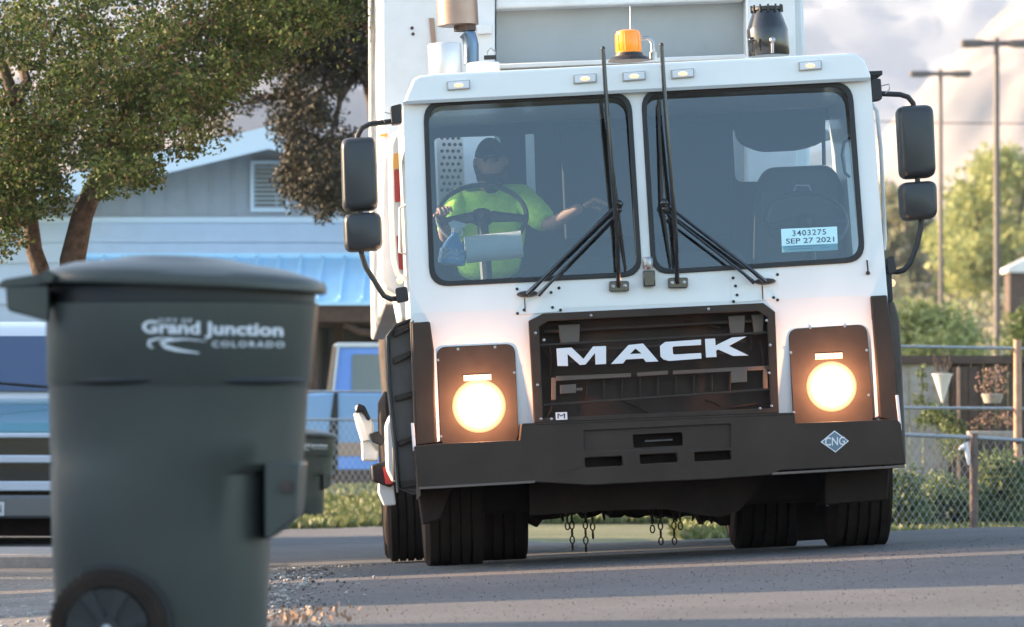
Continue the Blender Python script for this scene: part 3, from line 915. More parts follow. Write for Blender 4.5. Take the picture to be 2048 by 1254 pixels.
    lg = text('lettering', 'Grand Junction', box_map(284, 668, 564, 634, 6), LETTER, body, .032)
    text('lettering', 'CITY OF', box_map(316, 640, 384, 631), LETTER, body, .02, spacing=1.3)
    text('lettering', 'COLORADO', box_map(424, 688, 566, 676), LETTER, body, .02, spacing=1.3)
    def swoosh(pts, ws):
        vs = []; fs = []
        n = len(pts)
        for i in range(n):
            a = Vector(pts[max(0, i - 1)]); b = Vector(pts[min(n - 1, i + 1)]); d = (b - a).normalized(); nn = Vector((-d.y, d.x))
            for s in (-1, 1):
                q = Vector(pts[i]) + nn * ws[i] * s
                vs.append(on(X(q.x), Z(q.y)))
        for i in range(n - 1):
            fs.append((2 * i, 2 * i + 1, 2 * i + 3, 2 * i + 2))
        mm = MB(); mm.add(vs, fs); return mm.build('emblem', LETTER, body, smooth=False)
    swoosh([(412, 676), (370, 672), (338, 674), (322, 680), (330, 687), (355, 694), (398, 700)], [.8, 1.6, 3, 4, 4, 3.2, 1.2])
    swoosh([(345, 670), (315, 671), (298, 676), (297, 684), (306, 690)], [.8, 2, 3, 3, 1.4])
    return root
BINROT = Euler((0, 0, R(0.0))).to_matrix().to_4x4()
b1 = make_bin('large dark green wheeled bin close by at the gravel edge with white city lettering', Matrix.Translation((-.885, 12.9, -.008)))
pb = P(611, 1037, 49.5)
b2 = b1.copy(); COL.objects.link(b2)
def copy_children(src, dst):
    for ch in list(src.children):
        c = ch.copy(); COL.objects.link(c); c.parent = dst
        copy_children(ch, c)
copy_children(b1, b2)
b2['label'] = 'small far wheeled bin standing at the lawn edge in front of the blue pickup'
b2.matrix_world = Matrix.Translation((pb.x, 49.5, cz(pb.x, 49.5) - .0)) @ Matrix.Scale(.83, 4)

# ------------------------------------------------------------------ the refuse truck
T = thing('garbage_truck', 'white refuse truck with lit headlights and black grille coming down the street', 'truck', mat=TRUCK)
def fx(u, v, y=0): p = F(u, v, y); return (p.x, p.z)
def poly(pts, y=0): return [fx(u, v, y) for u, v in pts]
FR = lambda a, b, t: (a, t, b)

outer = poly([(806, 206), (1741, 158), (1758, 380), (1775, 590), (821, 628), (812, 400)])
lower = poly([(821, 628), (1775, 590), (1796, 850), (1592, 850), (1558, 840), (1068, 860), (1044, 888), (838, 895)])
wl = rpoly(poly([(846, 203), (1262, 184), (1285, 553), (859, 574)]), .10)
wr = rpoly(poly([(1281, 180), (1704, 163), (1731, 524), (1303, 550)]), .10)
wl_in = rpoly(poly([(853, 210), (1256, 191), (1278, 546), (867, 567)]), .09)
wr_in = rpoly(poly([(1288, 187), (1697, 170), (1724, 517), (1310, 543)]), .09)
lpl = rpoly(poly([(873, 694), (1030, 687), (1038, 884), (881, 892)]), .05)
lpr = rpoly(poly([(1577, 658), (1734, 648), (1749, 846), (1589, 850)]), .05)
gr_o = poly([(1058, 642), (1086, 628), (1525, 607), (1549, 624), (1556, 824), (1068, 844)])
plate('front_panel', outer, [wl_in, wr_in], FR, 0, .03, WHITE, T)
def FOLD(a, b, t):
    zl_ = fold[0][1] + (a - fold[0][0]) / (fold[1][0] - fold[0][0]) * (fold[1][1] - fold[0][1])
    return (a, t + .085 * max(0, zl_ - b), b)
fold = poly([(821, 628), (1775, 590)])
low = poly([(821, 628), (1775, 590), (1796, 856), (1560, 856), (1556, 824), (1549, 624), (1525, 607), (1086, 628), (1058, 642), (1068, 844), (1070, 892), (838, 900)])
plate('lower_panel', low, [lpl, lpr], FOLD, .001, .02, WHITE, T)
plate('windscreen_gasket', wl, [rpoly(poly([(856, 213), (1253, 194), (1274, 543), (870, 564)]), .085)], FR, -.012, .012, GASK, T, bevel=.004)
plate('windscreen_gasket', wr, [rpoly(poly([(1291, 190), (1694, 173), (1720, 514), (1313, 540)]), .085)], FR, -.012, .012, GASK, T, bevel=.004)
zg0 = fx(1290, 560)[1]
GL = lambda a, b, t: (a, .004 + .075 * (b - zg0), b)
plate('windscreen', wl_in, [], GL, 0, 0, GLASS, T)
plate('windscreen', wr_in, [], GL, 0, 0, GLASS, T)
# roof cap
rc = poly([(806, 207), (809, 199), (826, 158), (838, 152), (870, 148), (1690, 107), (1712, 108), (1728, 120), (1740, 148), (1742, 159)], -.03)
m = MB()
cxm = sum(p[0] for p in rc) / len(rc)
ringsr = []
for y, k in ((-.045, 1), (.03, 1), (1.7, 1)):
    ringsr.append([(x, y, z) for x, z in rc])
m.loft(ringsr)
m.build('roof_cap', WHITE, T, bevel=.022, seg=3)
m = MB(); m.prism(poly([(806, 209), (807, 203), (1741, 155), (1741, 161)], -.05), -.056, -.046); m.build('roof_seam', GREYP, T)
# side walls with door windows
def side_wall(s, x_top, z_top, x_bot, z_bot, nm):
    def mp(a, b, t):
        k = (b - z_bot) / (z_top - z_bot)
        return (x_bot + (x_top - x_bot) * k + t, a, b)
    zc = (z_top + z_bot) / 2
    o = [(.031, z_bot), (1.62, z_bot), (1.62, z_top), (.031, z_top)]
    h = rpoly([(.25, 1.42), (1.0, 1.42), (1.0, z_top - .22), (.25, z_top - .22)], .06)
    return plate(nm, o, [h], mp, 0, -s * .04, WHITE, T)
side_wall(-1, fx(807, 206)[0], fx(807, 206)[1], fx(836, 885)[0], fx(836, 885)[1] - .05, 'cab_side')
side_wall(1, fx(1741, 158)[0], fx(1741, 158)[1], fx(1795, 838)[0], fx(1795, 838)[1] - .05, 'cab_side')
# back wall of the cab with two rear windows
ztop = fx(1272, 190, 1.6)[1]
bw = poly([(815, 215), (1735, 170), (1750, 850), (850, 890)], 1.6)
holes = [rpoly(poly([(868, 276), (1000, 271), (1004, 360), (1006, 470), (876, 476)], 1.6), .03),
         rpoly(poly([(1050, 268), (1068, 267), (1072, 400), (1054, 402)], 1.6), .01),
         rpoly(poly([(1464, 255), (1700, 236), (1712, 362), (1470, 364)], 1.6), .04)]
plate('cab_rear_wall', bw, holes, FR, 1.58, 1.62, INTER, T)
# interior: ceiling lining, floor, console
m = MB(); a = fx(820, 216, .8); b = fx(1730, 172, .8)
m.prism([(a[0], a[1] - .01), (b[0], b[1] - .01), (b[0], b[1] + .01), (a[0], a[1] + .01)], .04, 1.57); m.build('ceiling_lining', INTER, T)
m = MB(); m.prism([(-1.12, .62), (1.15, .62), (1.15, .66), (-1.12, .66)], .04, 1.57); m.build('cab_floor', INTER, T)
# rolled sun visor and panels seen through the glass
m = MB(); m.prism(rpoly(poly([(1464, 236), (1650, 225), (1648, 285), (1600, 300), (1520, 304), (1475, 285)], 1.45), .05), 1.4, 1.5); m.build('overhead_box', INTER, T, bevel=.01)
m = MB(); m.box((*[fx(1075, 0, 1.1)[0]], .9, .66), (fx(1460, 0, 1.1)[0], 1.57, 1.58)); m.build('engine_cover', INTER, T, bevel=.06)
m = MB(); m.prism(poly([(1120, 262), (1460, 246), (1464, 470), (1130, 480)], 1.5), 1.45, 1.55); m.build('centre_locker', INTER, T, bevel=.01)
# dashboard
dz = fx(1290, 556, .35)[1]
m = MB()
ds = [(.035, dz - .04), (.06, dz - .015), (.40, dz + .01), (.52, dz - .03), (.56, dz - .16), (.5, dz - .19), (.035, dz - .19)]
m.loft([[(x, y, z) for y, z in ds] for x in (fx(860, 0, .3)[0] - .02, fx(1735, 0, .3)[0] + .02)]); m.build('dashboard', INTER, T, bevel=.01)
def seat(u0, u1, vt, vb, y, nm='seat'):
    r0 = rpoly(poly([(u0, vb), (u0 + 4, vt + 40), (u0 + 25, vt), (u1 - 25, vt - 6), (u1 - 2, vt + 34), (u1, vb - 8)], y), .08)
    cx = sum(p[0] for p in r0) / len(r0); czz = sum(p[1] for p in r0) / len(r0)
    mm = MB(); mm.loft([[(cx + (x - cx) * k, yy, czz + (z - czz) * k) for x, z in r0] for k, yy in ((.86, y - .02), (.97, y), (1, y + .05), (.97, y + .12), (.85, y + .15))])
    so = mm.build(nm, SEATM, T)
    x0, x1 = fx(u0, vb, y)[0], fx(u1, vb, y)[0]
    mm = MB(); mm.box((x0 + .01, y - .5, 1.08), (x1 - .01, y + .05, 1.22)); mm.build('seat_cushion', SEATM, so, bevel=.05, seg=3)
    mm = MB(); mm.box((x0 + .12, y - .35, .66), (x1 - .12, y - .05, 1.079)); mm.build('seat_base', INTER, so)
    return so
sr = seat(1506, 1690, 334, 560, 1.15)
m = MB(); m.tube([F(1588, 382, 1.12), F(1592, 371, 1.12), F(1618, 371, 1.12), F(1622, 382, 1.12)], .006, 6); m.build('headrest_loop', STEEL, sr)
sl = seat(905, 1050, 392, 560, 1.28)
def steering(c, rx, ry, y, thick=.013, nm='steering_wheel'):
    mm = MB(); pts = []
    cc = F(c[0], c[1], y); R0 = rx / 386
    tl = R(48)
    ux = Vector((1, 0, 0)); uz = Vector((0, math.cos(tl), math.sin(tl)))
    ring = []; n = 40
    rings = []
    for k in range(n + 1):
        a = 2 * math.pi * k / n
        d = ux * math.cos(a) + uz * math.sin(a)
        nrm = ux.cross(uz)
        rings.append([cc + d * R0 + (d * math.cos(b) + nrm * math.sin(b)) * thick for b in np.linspace(0, 2 * math.pi, 9)[:-1]])
    mm.loft(rings, cap=False); o = mm.build(nm, BLACKM, T)
    mm = MB(); nrm = ux.cross(uz)
    mm.tube([cc - nrm * 0.02, cc - nrm * .0 + Vector((0, 0, .0))], .06, 14)
    for a in (R(-8), R(188), R(-90)):
        d = ux * math.cos(a) + uz * math.sin(a)
        mm.tube([cc + d * .05, cc + d * R0], [.03, .018], 6)
    mm.build('wheel_hub', BLACKM, o)
    mm = MB(); mm.tube([cc, Vector((cc.x, cc.y - .22, cc.z - .35))], .03, 8); mm.build('steering_column', BLACKM, o)
    return cc, ux, uz, R0
SW = steering((964, 432), 88, 60, .62)
SW2 = steering((1612, 442), 80, 60, .62)

# headlamp panels
LAMP_W = 3.6
LPAN = mat('lamp_panel', (.068, .050, .040), .6, col2=(.052, .038, .030), scale=6, spec=.15)
def lamp(pan, cen, r, strip, bolts):
    o = plate('headlight', pan, [], FR, .012, .028, LPAN, T, bevel=.004)
    c = F(cen[0], cen[1], .012); rr = r / 400
    mm = MB()
    prof = [(rr * math.cos(a), -.001 - .005 * math.sin(a)) for a in np.linspace(0, R(88), 8)]
    mm.lathe([(rr, 0)] + prof, c, 'y', 40); mm.build('lamp_lens', LAMP, o)
    ld = bpy.data.lights.new('headlight_glow', 'POINT'); ld.energy = LAMP_W; ld.color = (1, .46, .22); ld.shadow_soft_size = .015  # point light added before the lens, imitates the glow on its panel
    lo = bpy.data.objects.new('headlight_glow', ld); COL.objects.link(lo); lo.parent = o; lo.location = (c.x, -.065, c.z)
    s = F(strip[0], strip[1], .0); mm = MB(); mm.box((s.x - .070, .0105, s.z - .016), (s.x + .070, .0118, s.z + .016)); st = mm.build('light_bar', GRILLEL, o)
    mm = MB()
    for k in range(6):
        x = s.x - .058 + k * .0232
        mm.box((x - .0105, .0088, s.z - .014), (x + .0105, .0104, s.z + .014))
    mm.build('led_segment', LEDS, st)
    for u, v in bolts:
        p = F(u, v, .0); mm = MB(); mm.lathe([(.0, .009), (.007, .0095), (.0075, .0118)], (p.x, 0, p.z), 'y', 10); mm.build('bolt', STEEL, o)
lamp(lpl, (958, 812), 54, (955, 755), [(916, 698), (990, 694), (1029, 745), (876, 720), (882, 873)])
lamp(lpr, (1663, 773), 51, (1658, 712), [(1621, 655), (1690, 652), (1734, 700), (1582, 705), (1588, 825), (1738, 790)])

# grille recess
m = MB(); g2 = poly([(1062, 645), (1088, 632), (1523, 612), (1545, 627), (1553, 822), (1072, 842)], .02)
plate('grille', [(x, z) for x, z in poly([(1057, 642), (1086, 627), (1526, 606), (1550, 624), (1558, 826), (1068, 846)], -.01)],
      [poly([(1078, 654), (1097, 642), (1516, 622), (1534, 634), (1541, 816), (1086, 836)], -.01)], FR, -.022, .012, DARKP, T, bevel=.004)
GR = [o for o in T.children if o.name.startswith('grille')][0]
m = MB(); m.prism(poly([(1056, 640), (1580, 615), (1580, 860), (1056, 860)], .14), .14, .17); m.build('radiator', GRILLE, T, smooth=False)
def gbar(pts, y0, y1, mt, nm='grille_bar', bevel=.003, par=None):
    mm = MB(); mm.prism(poly(pts, y0), y0, y1); return mm.build(nm, mt, par or GR, bevel=bevel)
gbar([(1076, 688), (1540, 662), (1540, 667), (1076, 693)], .0, .03, DARKP)
gbar([(1082, 808), (1540, 776), (1540, 781), (1082, 813)], .0, .03, DARKP)
gbar([(1088, 846), (1545, 822), (1545, 826), (1088, 850)], .02, .05, DARKP)
gbar([(1090, 660), (1520, 638), (1520, 644), (1090, 666)], .06, .09, GRILLE)
for us in ((1120, 1160), (1460, 1490), (1507, 1528)):
    u0, u1 = us
    sl_ = -.052
    vt = 650 + (u0 - 1120) * sl_; vb = 690 + (u0 - 1120) * sl_
    gbar([(u0 - 4, vt), (u1, vt - 2), (u1 - 2, vb - 2), (u0 + 2, vb)], .05, .08, GRILLEL, 'grille_bracket')
for pts in ([(1112, 752), (1262, 746), (1262, 754), (1112, 762)], [(1274, 745), (1336, 741), (1336, 749), (1274, 753)], [(1346, 741), (1540, 731), (1540, 739), (1346, 749)],
            [(1103, 755), (1112, 755), (1112, 800), (1103, 800)], [(1526, 732), (1535, 732), (1535, 780), (1526, 780)], [(1120, 770), (1152, 768), (1152, 786), (1120, 788)], [(1462, 742), (1494, 740), (1494, 764), (1462, 766)], [(1152, 776), (1165, 775), (1165, 781), (1152, 782)]):
    gbar(pts, .05, .07, GRILLEL, 'grille_bracket')
for k in range(9):   # cooler fins behind
    u = 1170 + k * 36
    gbar([(u, 762 - (u - 1170) * .05), (u + 4, 762 - (u - 1170) * .05), (u + 4, 800 - (u - 1170) * .05), (u, 800 - (u - 1170) * .05)], .10, .12, DARKP, 'cooler_fin')
for a, b in (((1090, 700), (1100, 740)), ((1098, 690), (1098, 750)), ((1518, 680), (1526, 740)), ((1500, 672), (1500, 700)), ((1090, 840), (1105, 805)), ((1410, 800), (1440, 812)), ((1460, 815), (1520, 805)), ((1240, 800), (1300, 826)), ((1370, 640), (1440, 656))):
    mm = MB(); mm.tube([F(*a, .09), F((a[0] + b[0]) / 2 + 4, (a[1] + b[1]) / 2, .08), F(*b, .09)], .006, 6); mm.build('hose', GRILLE, GR)
for u, v in ((1182, 631), (1417, 618), (1071, 666), (1075, 770), (1082, 838), (1103, 838), (1533, 641), (1538, 746), (1543, 812), (1520, 817), (1540, 690), (1088, 680)):
    p = F(u, v, -.022); mm = MB(); mm.lathe([(.0, -.005), (.007, -.003), (.008, .0)], (p.x, -.0225, p.z), 'y', 10); mm.build('bolt', STEEL, GR)
# maker's name: four letters
letters = {
 'M': [(1113, 697), (1143, 695), (1167, 718), (1186, 693), (1212, 692), (1212, 728), (1191, 729), (1190, 706), (1171, 729), (1160, 730), (1135, 708), (1136, 732), (1115, 732)],
 'A': [(1222, 728), (1257, 690), (1286, 687), (1317, 723), (1292, 724), (1287, 717), (1252, 719), (1246, 727)],
 'C': [(1330, 684), (1402, 679), (1402, 690), (1347, 693), (1345, 695), (1346, 708), (1349, 709), (1402, 706), (1403, 717), (1338, 722), (1327, 719), (1321, 713), (1320, 692)],
 'K': [(1410, 678), (1430, 677), (1431, 691), (1464, 675), (1493, 673), (1458, 692), (1497, 711), (1466, 712), (1436, 699), (1432, 702), (1433, 714), (1412, 715)]}
for k, pts in letters.items():
    hole = [poly([(1260, 708), (1283, 707), (1271, 697)], -.03)] if k == 'A' else []
    plate('letter', poly(pts, -.03), hole, FR, -.034, -.026, LETTER, T, bevel=.001)
for du, v0 in ((0, 0),):
    mm = MB(); mm.prism(poly([(1120, 700), (1490, 680), (1490, 684), (1120, 704)], .0), -.024, -.006); lb = mm.build('letter_rail', GRILLE, T)
    mm = MB(); mm.prism(poly([(1120, 722), (1490, 702), (1490, 706), (1120, 726)], .0), -.024, -.006); mm.build('letter_rail', GRILLE, T)
bg = plate('badge', poly([(1111, 825), (1134, 824), (1135, 839), (1112, 840)], -.0235), [], FR, -.0245, -.0225, LETTER, GR)
text('badge_mark', 'M', lambda s, t: tuple(F(1115 + 15 * s, 837 - 10 * t, -.0255)), GRILLE, bg, 0)

# bumper
bo = poly([(829, 892), (866, 888), (1040, 880), (1043, 847), (1070, 846), (1558, 826), (1590, 825), (1592, 846), (1752, 840), (1794, 838), (1802, 848), (1812, 928), (1560, 941), (1540, 950), (1430, 958), (1180, 970), (1070, 964), (836, 976)], -.16)
rec = rpoly(poly([(1167, 861), (1461, 847), (1462, 894), (1168, 902)], -.16), .012)
s1 = rpoly(poly([(1169, 916), (1244, 912), (1246, 931), (1171, 935)], -.16), .008)
s2 = rpoly(poly([(1279, 910), (1354, 906), (1356, 924), (1281, 928)], -.16), .008)
s3 = rpoly(poly([(1388, 905), (1461, 901), (1463, 919), (1390, 923)], -.16), .008)
BP = plate('bumper', bo, [rec, s1, s2, s3], FR, -.16, .085, BUMP, T, bevel=.005)
rin = rpoly(poly([(1265, 869), (1364, 864), (1366, 891), (1267, 896)], -.14), .01)
plate('bumper_recess', poly([(1160, 855), (1470, 842), (1470, 900), (1160, 908)], -.13), [rin], FR, -.145, -.13, BUMP, BP)
m = MB(); m.prism(poly([(1160, 850), (1475, 840), (1475, 938), (1160, 945)], -.06), -.058, -.04); m.build('bumper_back', UNDER, BP)
mm = MB(); mm.tube([F(1290, 882, -.1), F(1345, 879, -.1)], .005, 6); mm.build('tow_pin', STEEL, BP)
for pts in ([(838, 974), (1070, 961), (1070, 966), (838, 979)], [(1545, 945), (1810, 930), (1810, 935), (1545, 950)]):
    mm = MB(); mm.prism(poly(pts, -.165), -.166, -.05); mm.build('bumper_lip', GRILLEL, BP, bevel=.002)
gbar([(1044, 847), (1066, 846), (1560, 826), (1589, 825), (1589, 829), (1560, 830), (1066, 850), (1044, 851)], -.163, -.12, DARKP, 'bumper_edge', .002, BP)
# gas sign diamond
cen = (1670, 883)
def dia(k): return poly([(cen[0] - 29 * k, cen[1] + 1), (cen[0] - 1, cen[1] - 22 * k), (cen[0] + 28 * k, cen[1] - 1), (cen[0] + 1, cen[1] + 22 * k)], -.163)
DI = plate('fuel_sign', dia(1), [], FR, -.164, -.161, LETTER, BP)
plate('sign_face', dia(.88), [], FR, -.1665, -.1665, DECALB, DI)
text('lettering', 'CNG', lambda s, t: tuple(F(1650 + 40 * s, 892 - 17 * t - 2 * s, -.1685)), LETTER, DI, .015)

# black corner posts of the cab and step fairings
def corner(pts, y0, y1, nm, mt=DARKP, bev=.008):
    mm = MB(); mm.prism(poly(pts, y0), y0, y1); return mm.build(nm, mt, T, bevel=bev)
corner([(823, 645), (860, 643), (868, 700), (872, 886), (832, 892)], -.02, .1, 'corner_post')
corner([(1741, 592), (1774, 590), (1790, 700), (1800, 845), (1760, 836)], -.02, .1, 'corner_post')
corner([(820, 645), (828, 640), (842, 990), (834, 1000)], -.0, .06, 'fairing_edge', GRILLEL, .003)
# left fairing with ribs (wheel arch cover, seen slightly from the side)
def fairing(pts, ribs, nm, y0=.07, y1=.9):
    mm = MB(); mm.prism(rpoly(poly(pts, y0), .02), y0, y1); fo = mm.build(nm, FRAMEP, T, bevel=.012)
    for rb in ribs:
        mm = MB(); mm.prism(poly(rb, y0 - .012), y0 - .022, y0 - .001); mm.build('step_rib', DARKP, fo, bevel=.006)
    return fo
fairing([(776, 668), (790, 652), (822, 640), (832, 700), (836, 850), (838, 990), (800, 975), (790, 880), (779, 760)],
        [[(786, 664), (818, 652), (820, 660), (788, 676)], [(786, 716), (822, 700), (824, 712), (788, 730)], [(790, 792), (824, 782), (828, 794), (792, 804)], [(794, 884), (830, 868), (832, 880), (798, 894)], [(800, 964), (834, 958), (836, 972), (802, 978)]], 'wheel_fairing')
mm = MB(); mm.prism(poly([(772, 672), (790, 648), (822, 636), (822, 641), (792, 654), (778, 674), (782, 770), (794, 890), (800, 985), (796, 985), (788, 890), (776, 770)], .05), .04, .5); mm.build('fairing_lip', BLACKM, T, bevel=.004)
fairing([(1776, 600), (1788, 602), (1800, 640), (1812, 900), (1812, 930), (1790, 938), (1780, 700)], [], 'wheel_fairing')
corner([(1791, 790), (1797, 790), (1804, 860), (1799, 862)], -.03, -.01, 'reflector_strip', LETTER, .002)
corner([(822, 846), (828, 846), (832, 900), (826, 902)], -.03, -.005, 'reflector_strip', LETTER, .002)
corner([(866, 700), (872, 700), (880, 882), (874, 884)], -.004, -.001, 'trim_strip', WHITE, 0)
corner([(1740, 640), (1745, 640), (1757, 832), (1751, 834)], -.004, -.001, 'trim_strip', WHITE, 0)

# under the bumper: apron, axle, hoses and chains
mm = MB(); mm.prism(poly([(1060, 955), (1550, 935), (1480, 1020), (1440, 1035), (1400, 1030), (1330, 1018), (1200, 1022), (1060, 1030)], .25), .25, .35); mm.build('front_apron', UNDER, T)
mm = MB(); mm.prism(poly([(900, 940), (1740, 905), (1740, 1000), (900, 1030)], .7), .7, .9); mm.build('front_axle', UNDER, T, bevel=.02)
pts = [(1055, 990), (1060, 1046), (1075, 1054), (1085, 1040), (1110, 1038), (1140, 1032)]
rr_ = random.Random(4)
u = 1140
while u < 1455:
    pts.append((u, 1030 + rr_.uniform(-6, 8) + (14 if u > 1400 else 0))); u += rr_.uniform(8, 16)
pts += [(1460, 1050), (1462, 980), (1300, 970), (1100, 975)]
mm = MB(); mm.prism(poly(pts, 1.8), 1.8, 2.1); mm.build('underbody_gear', UNDER, T)
for u, v, du, dv in ((1165, 1015, 6, 38), (1205, 1012, 3, 38), (1225, 1015, -4, 28), (1300, 1015, 5, 42), (1350, 1018, 2, 34), (1390, 1012, -4, 40), (1415, 1010, 6, 50), (1437, 1010, -2, 46), (1246, 1015, 9, 24), (1120, 1010, 5, 44)):
    mm = MB(); mm.tube([F(u, v - 20, 1.7), F(u, v, 1.7), F(u + du, v + dv * .6, 1.7), F(u + du * 1.4, v + dv * .75, 1.7)], [.012, .01, .008, .004], 6); mm.build('hose', UNDER, T)
def chain(u, v0, v1, y):
    mm = MB(); p0 = F(u, v0, y); p1 = F(u + 2, v1, y); n = max(3, int((p0 - p1).length / .030))
    for k in range(n):
        c = p0.lerp(p1, k / max(1, n - 1))
        ring = []; hr, hz = .0115, .020
        for j in range(11):
            a = 2 * math.pi * j / 10
            dx, dz_ = hr * math.cos(a), hz * math.sin(a)
            ring.append(c + (Vector((dx, 0, dz_)) if k % 2 == 0 else Vector((dx * .25, dx * .95, dz_))))
        rr = .0042
        n0 = len(mm.v)
        mm.tube(ring, rr, 5)
    mm.build('chain', RUST, T)
for c in ((1133, 1020, 1052), (1143, 1022, 1094), (1170, 1020, 1096), (1184, 1020, 1070), (1303, 1022, 1058), (1320, 1022, 1082), (1347, 1020, 1082), (1359, 1018, 1052)):
    chain(*c, 1.5)
# wheels
def truck_wheel(c, r, wd, nm='wheel'):
    mm = MB(); h = wd / 2
    prof = [(r * .56, -h * .9), (r * .80, -h * 1.02), (r * .93, -h), (r * .985, -h * .88)]
    for k in range(5):
        x0 = -h * .84 + k * h * 1.68 / 4.6
        x1 = x0 + h * .27
        prof += [(r, x0), (r, x1), (r * .975, x1 + .003), (r * .975, x1 + .012)]
    prof += [(r * .985, h * .88), (r * .93, h), (r * .80, h * 1.02), (r * .56, h * .9)]
    mm.lathe(prof, c, 'x', 48, False); o = mm.build(nm, RUB, T, angle=25)
    mm = MB(); mm.lathe([(.02, -h * .5), (r * .35, -h * .5), (r * .56, -h * .92), (r * .58, -h * .9), (r * .58, h * .9), (r * .3, h * .2), (.02, h * .2)], c, 'x', 32); mm.build('rim', BODYW, o)
    return o
rT = .52
flx = (fx(850, 1100, .9)[0] + fx(958, 1100, .9)[0]) / 2; frx = (fx(1656, 1080, .9)[0] + fx(1776, 1080, .9)[0]) / 2
truck_wheel((flx + .01, 1.0, rT), rT, .30); truck_wheel((frx, 1.0, rT), rT, .31)
for y in (5.4, 6.75):
    for u0, u1 in ((803, 900), (950, 1052), (1466, 1558), (1500, 1592)) if False else ((803, 905), (948, 1052), (1466, 1520), (1545, 1592)):
        pass
for y in (5.4, 6.75):
    for s in (-1.09, -.80, 1.12):
        truck_wheel((s - .02, y, rT), rT, .27)
# mud flap beside the left front wheel
corner([(1585, 945), (1665, 940), (1660, 1078), (1596, 1082)], 1.5, 1.52, 'mud_flap', RUB, .004)
for u0, u1 in ((926, 1052), (1465, 1592)):
    xa, xb = fx(u0, 1080, 2.2)[0], fx(u1, 1080, 2.2)[0]
    truck_wheel(((xa + xb) / 2, 2.2, rT), rT, xb - xa)
corner([(836, 975), (905, 972), (880, 1040), (846, 1050)], .1, .45, 'fairing_foot', UNDER, .01)
corner([(1650, 945), (1780, 935), (1776, 1000), (1650, 1010)], .1, .4, 'fairing_foot', UNDER, .01)
# chassis rails
for x in (-.43, .43):
    mm = MB(); mm.box((x - .05, .6, .75), (x + .05, 9.4, 1.02)); mm.build('chassis_rail', UNDER, T, bevel=.01)

# wipers and guard rods
for top, bot, br in (((1206, 97), (1237, 560), (1237, 573)), ((1323, 90), (1354, 552), (1355, 566))):
    mm = MB(); mm.tube([F(top[0], top[1], -.13), F(top[0] + 9, top[1] + 140, -.13), F(bot[0] - 3, bot[1] - 90, -.11), F(bot[0], bot[1], -.06), F(br[0], br[1], -.03)], [.011, .0115, .012, .012, .011], 10)
    ro = mm.build('guard_rod', BLACK, T)
    mm = MB(); mm.sphere(F(top[0], top[1], -.13), .0118, 10, 6); mm.build('rod_tip', BLACKM, ro)
    c = F(br[0], br[1], 0); mm = MB(); mm.prism(rpoly([(c.x - .05, c.z - .025), (c.x + .05, c.z - .028), (c.x + .052, c.z + .024), (c.x - .048, c.z + .027)], .012), -.035, -.0005); bo_ = mm.build('rod_bracket', BLACK, ro, bevel=.004)
    for s in (-.03, .03):
        mm = MB(); mm.lathe([(0, -.008), (.009, -.006), (.010, 0)], (c.x + s, -.0355, c.z), 'y', 10); mm.build('bolt', STEEL, bo_)
for piv, tip, kb_ in (((1055, 588), (1238, 408), 1), ((1530, 563), (1328, 406), -1)):
    mm = MB()
    a = F(*piv, -.04); b = F(*tip, -.075)
    mm.tube([a, a.lerp(b, .12) + Vector((0, -.03, 0)), b], [.014, .010, .0075], 8)
    a2 = F(piv[0] + 22 * kb_, piv[1] + 2, -.04); b2_ = F(tip[0] - 2 * kb_, tip[1] + 18, -.075)
    mm.tube([a2, a2.lerp(b2_, .12) + Vector((0, -.03, 0)), b2_], [.012, .008, .0065], 8)
    a3 = F(piv[0] + 8 * kb_, piv[1] - 8, -.04); b3 = F(tip[0] - 16 * kb_, tip[1] + 10, -.07)
    mm.tube([a3, b3], [.006, .005], 6)
    wo = mm.build('wiper_arm', BLACK, T)
    mm = MB(); c = F(piv[0], piv[1], 0); mm.lathe([(.0, -.045), (.032, -.042), (.045, -.025), (.048, -.0005)], (c.x, 0, c.z), 'y', 18)
    for v in mm.v: v.z = c.z + (v.z - c.z) * .35; v.x = c.x + (v.x - c.x) * 1.15
    mm.build('wiper_pivot', BLACKM, wo)
    mm = MB(); c = F(tip[0], tip[1], -.08); mm.sphere(c, .022, 12, 8); mm.sphere(c + Vector((.0, 0, -.03)), .015, 10, 6); mm.build('blade_joint', BLACK, wo)
    # blade upright on the glass
    u0 = tip[0] - (16 if kb_ > 0 else -2)
    mm = MB(); mm.tube([F(u0 - 12, 215 if kb_ > 0 else 200, -.03), F(tip[0] - 4, tip[1], -.045), F(tip[0] + 14, 540 if kb_ > 0 else 535, -.03)], [.005, .009, .005], 6)
    mm.build('wiper_blade', BLACKM, wo)
    p = F(piv[0] - 6, piv[1] + 8, -.002); mm = MB(); mm.tube([p + Vector((0, -.01, 0)), p + Vector((.0, -.01, -.07))], .003, 5); mm.build('washer_hose', BLACKM, wo)
def access(pts, bolts):
    o = plate('access_plate', rpoly(poly(pts), .01), [], FR, -.004, -.0005, WHITE, T, bevel=.001)
    for u, v in bolts:
        p = F(u, v, 0); mm = MB(); mm.lathe([(0, -.006), (.0075, -.005), (.008, 0)], (p.x, -.0042, p.z), 'y', 10); mm.build('bolt', BLACKM, o)
access([(1029, 577), (1124, 570), (1127, 622), (1031, 630)], [(1034, 578), (1102, 585), (1118, 576), (1105, 615), (1121, 620), (1035, 627), (1048, 620)])
access([(1462, 553), (1558, 547), (1561, 598), (1464, 605)], [(1466, 556), (1471, 572), (1474, 590), (1467, 603), (1547, 595), (1555, 600), (1555, 549)])
